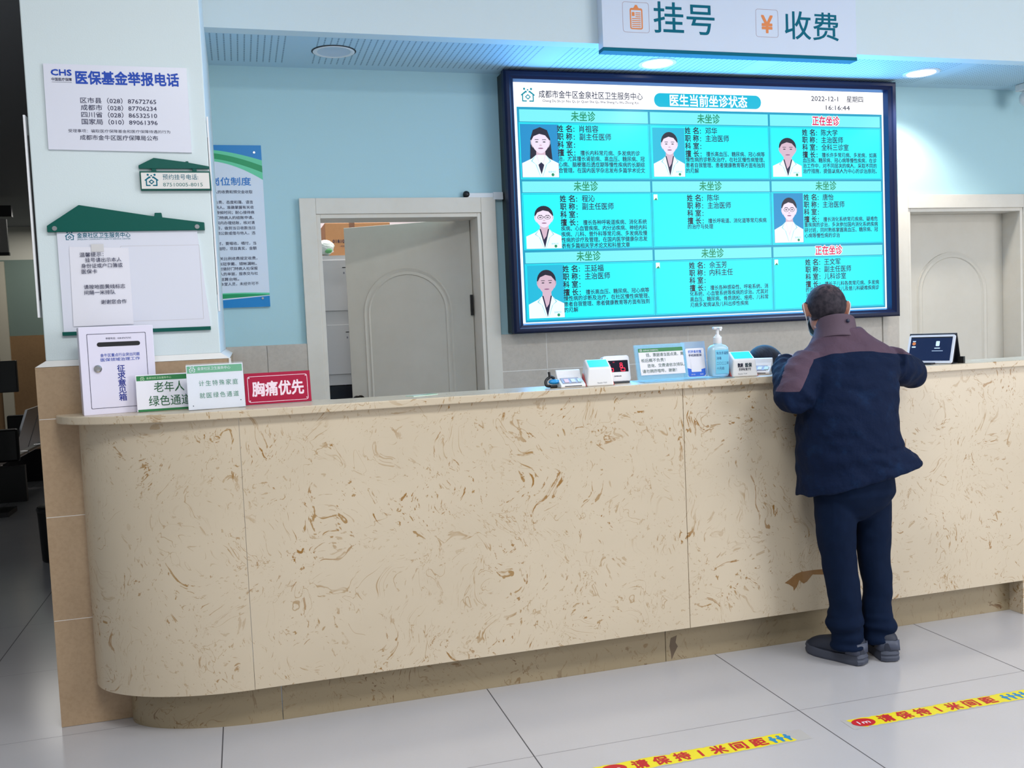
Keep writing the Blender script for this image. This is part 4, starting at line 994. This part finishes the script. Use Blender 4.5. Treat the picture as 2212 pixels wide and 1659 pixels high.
        att.append(v.z-ln if not (s < -.12 and dseg(v, el_, wr_) < dseg(v, sh_, el_)-.004) else -.02)
    # hem: sloping cut, corners drawn down at the left front and out at the right
    for i, v in enumerate(W):
        if v.z < .90:
            k = min(1, (.90-v.z)/.16); s = v.x*cos(AZ)-v.y*sin(AZ); fr = v.x*sin(AZ)+v.y*cos(AZ)
            v.z += k*(.055*(s/.23) - .045*max(0, fr/.16) + .02)
            if s > .12: q_ = min(1.2, (s-.12)/.11); v.x += k*.016*q_; v.y -= k*.010*q_
    YOKE = mat('navy_jacket_cloth', (14, 28, 62), .8, spec=.15, bump=(26, .55, .012)); t = NT(YOKE)
    at_ = t.n('Attribute', attribute_name='yoke', attribute_type='GEOMETRY'); fac = t.math('GREATER_THAN', at_.outputs['Fac'], 0)
    sc = t.noise(t.pos(), 14, 5, .65).outputs[0]
    nv = t.mix(t.ramp(sc, .5, .8), lin((8, 24, 52)), lin((15, 38, 70)))
    t.color(t.mix(fac, nv, lin((86, 68, 82))))
    seam = t.ramp(t.math('ABSOLUTE', at_.outputs['Fac']), 0, .004, 1, 0)
    jo = mesh_obj('jacket', W, F_, [YOKE], root, attr={'yoke': att})
    # collar
    PLUM = mat('plum_collar_cloth', (86, 68, 82), .75, bump=(60, .3, .003)); DARKIN = mat('dark_collar_lining', (20, 26, 48), .8)
    g = G(); n_ = 40; R = []
    cc = L(2.366, -.118, 1.352)
    for rad, z, tilt in ((.102, -.048, 0), (.088, -.018, 0), (.083, .012, 0), (.080, .034, .0), (.077, .040, 0), (.073, .034, 0), (.072, -.012, 0)):
        ring = []
        for j in range(n_-4):
            u = radians(110)+2*pi*(j+2)/n_
            fr_ = sin(u); p_ = cc + UX*rad*.98*cos(u) + UY*rad*(1.0)*sin(u) + Vector((0, 0, z - .030*fr_ - .004*cos(u)))
            ring.append(p_)
        R.append(ring)
    k0 = len(R[0]); VV = [p for r in R for p in r]; FF = []
    for i in range(len(R)-1):
        for j in range(k0-1): FF.append((i*k0+j, i*k0+j+1, (i+1)*k0+j+1, (i+1)*k0+j))
    mi = [0 if i < 4 else 1 for i in range(len(R)-1) for j in range(k0-1)]
    co = mesh_obj('collar', VV, FF, [PLUM, DARKIN], root, mi); sm = co.modifiers.new('t', 'SOLIDIFY'); sm.thickness = .004
    sb = co.modifiers.new('s', 'SUBSURF'); sb.levels = sb.render_levels = 2
    g = G(); sp_ = cc + UX*.022 - UY*.0855 + Vector((0, 0, .038)); g.ball(sp_, (.008, .006, .008), mat('navy_snap', (16, 26, 56), .3), 14); g.obj('snap_button', root, smooth=60)
    # mask with ear loops
    MASK = mat('pale_blue_mask', (150, 200, 226), .8)
    g = G(); R = []
    for zz_, yy, hw in ((.012, .086, .040), (-.012, .103, .056), (-.045, .104, .066), (-.085, .094, .060), (-.112, .074, .040)):
        R.append([hp(hw*sin(a)*1.08, yy*(.25+.75*cos(a))+.012, zz_) for a in [radians(-82+164*j/16) for j in range(17)]])
    g.rings(R, MASK, cap=False, closed=False); m_ = g.obj('face_mask', root, smooth=80); sm = m_.modifiers.new('t', 'SOLIDIFY'); sm.thickness = .002
    for s in (-1, 1):
        g = G(); g.tube(smoothpath([hp(s*.062, .048, .0), hp(s*.079, .012, .024), hp(s*.089, -.016, .026), hp(s*.092, -.028, .0), hp(s*.083, -.012, -.040), hp(s*.068, .040, -.078)], 5), .0017, mat('white_elastic', (230, 232, 236), .6), 8); g.obj('ear_loop', m_, smooth=60)
    # ---- trousers
    tr = G()
    tor([(.585, 2.375, -.2, .02, .05), (.615, 2.375, -.2, .08, .09), (.65, 2.375, -.2, .135, .115), (.70, 2.374, -.2, .165, .135), (.80, 2.372, -.2, .160, .13), (.88, 2.365, -.2, .150, .12)], tr, DUM, 40)
    for P, rad in ((((2.300, -.2, .74), (2.290, -.2, .58), (2.304, -.195, .44), (2.316, -.2, .33), (2.325, -.205, .24), (2.320, -.205, .165), (2.326, -.21, .125), (2.324, -.212, .066)), (.090, .082, .069, .068, .063, .075, .064, .066)),
                   (((2.448, -.2, .74), (2.464, -.2, .56), (2.470, -.195, .43), (2.482, -.2, .31), (2.474, -.2, .22), (2.481, -.2, .14), (2.474, -.2, .105), (2.476, -.206, .062)), (.088, .074, .067, .058, .058, .073, .062, .064))):
        pp = smoothpath([L(*q) for q in P], 5); rr = []
        for i in range(len(pp)):
            f = i/5; k = int(min(f, len(rad)-2)); rr.append(rad[k]+(rad[min(k+1, len(rad)-1)]-rad[k])*(f-k))
        tr.tube(pp, rr, DUM, 22)
    V, F_, N = remesh(tr, .0065, 5, .5)
    TRM = speckled('navy_trouser_cloth', (8, 22, 46), (13, 30, 56), .85, 30, .7, spec=.12)
    W = []
    for v, nrm in zip(V, N):
        lo = max(0, min(1, (.30-v.z)/.2))
        W.append(v + nrm*(.004*noise.noise(Vector((v.x*10, v.y*10, v.z*14))) + lo*.013*noise.noise(Vector((v.x*8, v.y*8, v.z*34))) + .003*noise.noise(Vector((v.x*24, v.y*24+5, v.z*20)))))
    mesh_obj('trousers', W, F_, [TRM], root)
    # ---- shoes
    SHO = mat('charcoal_shoe', (34, 40, 56), .6, bump=(80, .3, .003)); SOL = mat('grey_black_sole', (68, 73, 88), .7)
    for heel, toe in (((2.366, -.262), (2.262, -.030)), ((2.482, -.276), (2.548, -.045))):
        h_ = L(heel[0], heel[1], 0); t_ = L(toe[0], toe[1], 0); d_ = (t_-h_); ln = d_.length; d_.normalize(); x = Vector((d_.y, -d_.x, 0))
        g = G(); R = []
        for u, hw, top in ((-.01, .014, .080), (.02, .036, .108), (.10, .042, .124), (.24, .044, .126), (.36, .045, .118), (.48, .047, .104), (.62, .050, .090), (.76, .051, .080), (.88, .045, .070), (.96, .030, .056), (1.0, .012, .040)):
            c = h_+d_*(ln*u); R.append([c + x*hw*(abs(cos(a))**.8)*(1 if cos(a) > 0 else -1) + Vector((0, 0, .018+(top-.018)*(.5+.5*sin(a))**.9)) for a in [2*pi*j/20 for j in range(20)]])
        g.rings(R, SHO); sh = g.obj('shoe', root, smooth=80); sb = sh.modifiers.new('s', 'SUBSURF'); sb.levels = sb.render_levels = 1
        g = G(); pf = []
        for u, hw in ((-.02, .020), (.03, .037), (.2, .042), (.42, .043), (.62, .050), (.78, .050), (.92, .040), (1.0, .022), (1.02, .006)):
            pf.append((h_+d_*(ln*u), hw))
        o1 = [c+x*w_ for c, w_ in pf] + [c-x*w_ for c, w_ in pf[::-1]]
        lev = lambda p: .034+.012*abs((p-h_).dot(d_)/ln-.5)*2
        cen = sum(o1, Vector())/len(o1)
        g.rings([[cen+(p-cen)*kk+Vector((0, 0, f*lev(p))) for p in o1] for f, kk in ((0, .93), (.12, 1.0), (.40, 1.02), (.55, .985), (.72, 1.015), (1.0, .97))], SOL); g.obj('sole', sh, smooth=35)
        g = G(); R = []
        for u, hw, z0, z1 in ((-.012, .020, .05, .088), (.03, .0385, .045, .090), (.12, .0435, .045, .072), (.22, .0455, .045, .056)):
            c = h_+d_*(ln*u); R.append([c+x*hw+Vector((0, 0, z0)), c+x*hw*.92+Vector((0, 0, z1))])
        L2 = [[c_*1 for c_ in r_] for r_ in R]; 
        for u, hw, z0, z1 in ((.03, .0385, .045, .090), (.12, .0435, .045, .072), (.22, .0455, .045, .056)):
            c = h_+d_*(ln*u); R.insert(0, [c-x*hw+Vector((0, 0, z0)), c-x*hw*.92+Vector((0, 0, z1))])
        g.rings(R, mat('grey_heel_panel', (70, 76, 94), .5), cap=False, closed=False); hpn = g.obj('heel_panel', sh, smooth=60); q_ = hpn.modifiers.new('t', 'SOLIDIFY'); q_.thickness = .006; q_.offset = 0
    return root
person()

def staff():
    """seated cashier whose bowed head shows above the counter"""
    X0, Y0 = 2.49, .66
    root = thing('person', 'person seated behind the counter with only the top of a bowed dark-haired head showing', 'person', (X0, Y0, 0))
    SK = MATS['tanned_skin']; g = G(); L = lambda x, y, z: Vector((x, y, z))
    HC = L(-.005, -.03, 1.170); T = radians(38); F = Vector((0, -cos(T), -sin(T))); S = Vector((-1, 0, 0)); U = S.cross(F)
    HM = Matrix(((S.x, F.x, U.x), (S.y, F.y, U.y), (S.z, F.z, U.z))); hp = lambda x, y, z: HC + HM @ Vector((x, y, z))
    g.ball(hp(0, -.004, .012), (.078, .095, .086), SK, 32, HM); g.ball(hp(0, .012, -.035), (.066, .074, .078), SK, 28, HM)
    g.ball(hp(0, .052, -.072), (.045, .036, .042), SK, 24, HM); g.ball(hp(0, .090, -.028), (.013, .022, .024), SK, 16, HM)
    for s in (-1, 1): g.ball(hp(s*.080, -.008, -.006), (.010, .020, .030), SK, 14, HM)
    g.tube(smoothpath([L(0, .09, 1.0), L(0, .06, 1.06), hp(0, -.02, -.05)], 5), .056, SK, 20)
    def body_rings(k, g, m, z1=1.02):
        R = []
        for z, y, a, b in ((.50, .10, .17, .13), (.62, .10, .165, .12), (.75, .10, .16, .115), (.88, .10, .185, .115), (.97, .095, .175, .095), (1.02, .09, .09, .07)):
            if z > z1: continue
            R.append([L(a*k*cos(u), y+b*k*sin(u), z) for u in [2*pi*j/32 for j in range(32)]])
        g.rings(R, m)
    body_rings(.92, g, SK)
    arms = [smoothpath([L(s*.165, .09, .95), L(s*.225, .03, .80), L(s*.235, -.06, .715), L(s*.17, -.17, .755), L(s*.09, -.27, .775)], 5) for s in (-1, 1)]
    for P, s in zip(arms, (-1, 1)):
        g.tube(P, [.045-.001*i for i in range(len(P))], SK, 16)
        w_ = P[-1]; d_ = (P[-1]-P[-3]).normalized(); x = Vector((s, 0, 0))
        g.tube([w_, w_+d_*.04, w_+d_*.08], [(.018, .030), (.016, .038), (.013, .038)], SK, 14)
        for k, (off, ln) in enumerate(((-.03, .06), (-.01, .075), (.01, .08), (.03, .065))): g.tube([w_+d_*.075+x*off, w_+d_*(.075+ln*.5)+x*off, w_+d_*(.075+ln)+x*off-L(0, 0, .014)], [.0085, .008, .0065], SK, 10)
        g.tube([w_+d_*.02-x*.03, w_+d_*.05-x*.055, w_+d_*.075-x*.058], [.011, .010, .008], SK, 10)
    legs = [smoothpath([L(s*.09, .10, .52), L(s*.10, -.12, .54), L(s*.105, -.30, .53), L(s*.105, -.28, .30), L(s*.105, -.24, .09)], 5) for s in (-1, 1)]
    for P in legs: g.tube(P, [.085-.0016*i for i in range(len(P))], SK, 18)
    V, F_, N = remesh(g, .006, 3, .4); mesh_obj('body', V, F_, [SK], root)
    HB = mat('black_hair', (18, 22, 34), .62, spec=.2); t = NT(HB); p = t.pos()
    mp_ = t.n('Mapping'); t.put(mp_.inputs[0], p); mp_.inputs['Scale'].default_value = (60, 9, 9)
    nz_ = t.noise(mp_.outputs[0], 3, 3).outputs[0]; t.color(t.mix(t.ramp(nz_, .3, .7), lin((12, 15, 26)), lin((26, 32, 48))))
    inv = HM.transposed(); keep = []
    for f in F_:
        q = inv @ (sum((V[i] for i in f), Vector())/len(f)-HC)
        if q.length < .15 and q.z > (-.10 if q.y < -.01 else .02+max(0, q.y-.02)*.6) and abs(q.x) < .088: keep.append(f)
    used = sorted({i for f in keep for i in f}); mp = {v: k for k, v in enumerate(used)}
    ho = mesh_obj('hair', [V[i]+N[i]*.008 for i in used], [tuple(mp[i] for i in f) for f in keep], [HB], root)
    sm = ho.modifiers.new('thick', 'SOLIDIFY'); sm.thickness = .010; sm.offset = -.4
    g = G(); body_rings(1.08, g, SK)
    for P in arms: g.tube(P[:-3], [.058-.001*i for i in range(len(P)-3)], SK, 18)
    V, F_, N = remesh(g, .008, 5, .5)
    mesh_obj('uniform_top', V, F_, [mat('dark_uniform_cloth', (22, 30, 52), .8)], root)
    g = G()
    g.ball(L(0, .10, .53), (.175, .14, .09), SK, 24)
    for P in legs: g.tube(P[:-2], [.096-.0014*i for i in range(len(P)-2)], SK, 18)
    V, F_, N = remesh(g, .008, 5, .5); mesh_obj('trousers', V, F_, [mat('black_uniform_trousers', (20, 22, 28), .8)], root)
    for s in (-1, 1):
        g = G(); g.ball(L(s*.105, -.28, .045), (.045, .12, .045), mat('black_leather', (16, 16, 18), .4), 20)
        g.V = [(v[0], v[1], max(v[2], .002)) for v in g.V]; g.obj('shoe', root, smooth=70)
    d = thing('office_stool', 'round black office stool under the seated person behind the counter', 'stool', (X0, Y0+.09, 0))
    g = G(); g.lathe([(.0, .40), (.18, .40), (.19, .415), (.185, .435), (.0, .437)], (0, 0, 0), BLACK, 32); g.obj('seat', d, smooth=40)
    g = G(); g.lathe([(.03, .04), (.03, .40)], (0, 0, 0), CHROME, 20); g.obj('column', d, smooth=40)
    g = G(); g.lathe([(.0, 0), (.22, 0), (.22, .012), (.05, .045), (.0, .045)], (0, 0, 0), CHROME, 32); g.obj('base', d, smooth=40)
staff()

# ------------------------------------------------------------------ corridor things
d = thing('waiting_bench', 'steel waiting bench with black armrest in the dim corridor', 'bench', (-2.02, 6.9, 0), 0)
g = G()
for k in range(3):
    y0 = -.9+k*.62
    g.xprism([(0, 0), (.0, .0), (0, 0)], 0, 0, STEEL) if False else None
    g.box((-.46, .0), (y0, y0+.58), (.40, .425), STEEL)
g.obj('seat', d, bevel=.01)
g = G()
for k in range(3):
    y0 = -.9+k*.62; g.add([(-.02, y0, .46), (-.02, y0+.58, .46), (.12, y0+.58, .86), (.12, y0, .86), (.0, y0, .46), (.0, y0+.58, .46), (.14, y0+.58, .86), (.14, y0, .86)], [(0, 3, 2, 1), (4, 5, 6, 7), (0, 4, 7, 3), (1, 2, 6, 5), (3, 7, 6, 2), (0, 1, 5, 4)], STEEL)
g.obj('backrest', d)
for k in range(2): G().box((-.44, .06), (-.98+k*1.9, -.92+k*1.9), (.40, .70), BLACK).obj('armrest', d, bevel=.02)
G().box((-.25, -.19), (-.9, .95), (.33, .40), STEEL).obj('beam', d)
for k in range(2): G().box((-.45, .05), (-.75+k*1.4, -.69+k*1.4), (0, .34), BLACK).obj('leg', d)
d = thing('monitor_cart', 'black screen seen at the far left edge of the corridor', 'monitor', (-2.05, 5.45, 0))
G().box((-.32, .215), (0, .06), (1.05, 1.32), mat('black_screen_panel', (26, 30, 34), .4)).obj('panel', d, bevel=.005)
G().box((-.12, -.08), (.02, .06), (.03, 1.06), BLACK).obj('post', d); G().box((-.3, .1), (-.12, .2), (0, .04), BLACK).obj('base', d)
d = thing('hanging_corridor_sign', 'white panel hanging from the dark corridor ceiling', 'sign', (-2.35, 7.0, 2.35))
G().box((-.25, .205), (0, .04), (.03, .36), mat('dim_white_panel', (190, 186, 180), .5)).box((-.25, .21), (-.005, .045), (0, .03), BLACK).obj('panel', d)
G().box((-.25, .26), (-.02, .05), (.38, .49), BLACK).obj('cap', d); G().box((-.05, .0), (.0, .03), (.48, .58), BLACK).obj('hanger', d)
d = thing('waste_bin', 'black rounded bin standing in the corridor behind the pillar', 'bin', (-1.215, 3.38, 0))
g = G(); g.lathe([(.105, 0), (.115, .01), (.125, .30), (.128, .34), (.120, .37), (.10, .38)], (0, 0, 0), BLACK, 28); g.obj('bucket', d, smooth=40)
g = G(); g.lathe([(.128, .335), (.132, .345), (.132, .36), (.126, .365)], (0, 0, 0), mat('black_rim', (24, 25, 28), .3), 28, cap=False); g.obj('rim', d, smooth=40)

# ------------------------------------------------------------------ storeroom things
LOCK = mat('white_locker_steel', (212, 212, 214), .4); d = thing('steel_locker', 'white steel locker with stacked doors behind the open door', 'locker', (.49, 2.62, 0))
G().box((0, .9), (0, .42), (1.10, 1.923), LOCK).box((0, .02), (0, .42), (0, 1.10), LOCK).box((.88, .9), (0, .42), (0, 1.10), LOCK).box((.02, .88), (.40, .42), (0, 1.10), LOCK).box((.02, .88), (0, .40), (0, .12), LOCK).obj('body', d)
for k, (z0, z1) in enumerate(((1.573, 1.895), (1.169, 1.485))):
    for c in range(2):
        x0 = .03+c*.43; dr = G().box((x0, x0+.42), (-.012, 0), (z0, z1), LOCK).obj('locker_door', d, bevel=.003)
        g = G().box((x0+.150, x0+.224), (-.0128, -.012), (z1-.052, z1-.047), BLACK)
        for i in range(3): g.box((x0+.154+i*.030, x0+.163+i*.030), (-.0128, -.012), (z1-.090, z1-.078), mat('grey_vent', (140, 140, 152), .5))
        g.obj('vent', dr)
G().box((.02, .88), (.02, .38), (.60, .62), LOCK).obj('shelf', d); 
for k in range(2): G().box((.02+k*.435, .445+k*.435), (.005, .018), (.12, 1.095), mat('dark_cabinet_glass', (20, 26, 40), .2)).obj('dark_door', d)
d = thing('carton', 'brown cardboard carton with black writing on top of the locker', 'carton', (.585, 2.72, 1.924))
CARD = speckled('brown_cardboard', (188, 138, 94), (168, 120, 80), .75, 40, .5)
G().box((0, .42), (0, .30), (0, .215), CARD).obj('box', d, bevel=.003)
G().box((.155, .19), (-.0008, .30), (0, .2158), mat('brown_parcel_tape', (132, 92, 70), .25)).obj('tape_strip', d)
g = G().rect(.135, .045, .205, .165, -.0014, PAPER)
for k in range(7): g.rect(.141, .055+k*.0145, .141+(.02+.02*((k*7) % 3)/2), .061+k*.0145, -.0018, INK)
g.obj('shipping_label', d); g = G(); g.text('01810', .045, .085, .026, -.0012, INK, w=.075, bold=.01); g.text('-420', .088, .060, .012, -.0012, INK, w=.035); g.obj('writing', d)
d = thing('plastic_bag', 'crumpled white plastic bag beside the carton on the locker', 'bag', (.572, 2.655, 1.9245))
g = G(); g.ball((0, 0, .050), (.062, .034, .050), WHITEP, 24); V = []
for v in g.V:
    p_ = Vector(v); k = 1+.20*noise.noise(p_*32)+.12*noise.noise(p_*70); V.append((p_.x*k, p_.y*k, max(.0, .050+(p_.z-.050)*k)))
mesh_obj('bag', V, g.F, [mat('white_film_plastic', (232, 240, 236), .3, bump=(70, .6, .01))], d)
g = G(); g.ball((.020, -.026, .030), (.024, .010, .018), mat('green_bag_print', (120, 196, 130), .4), 14); g.obj('green_wrapper', d, smooth=60)
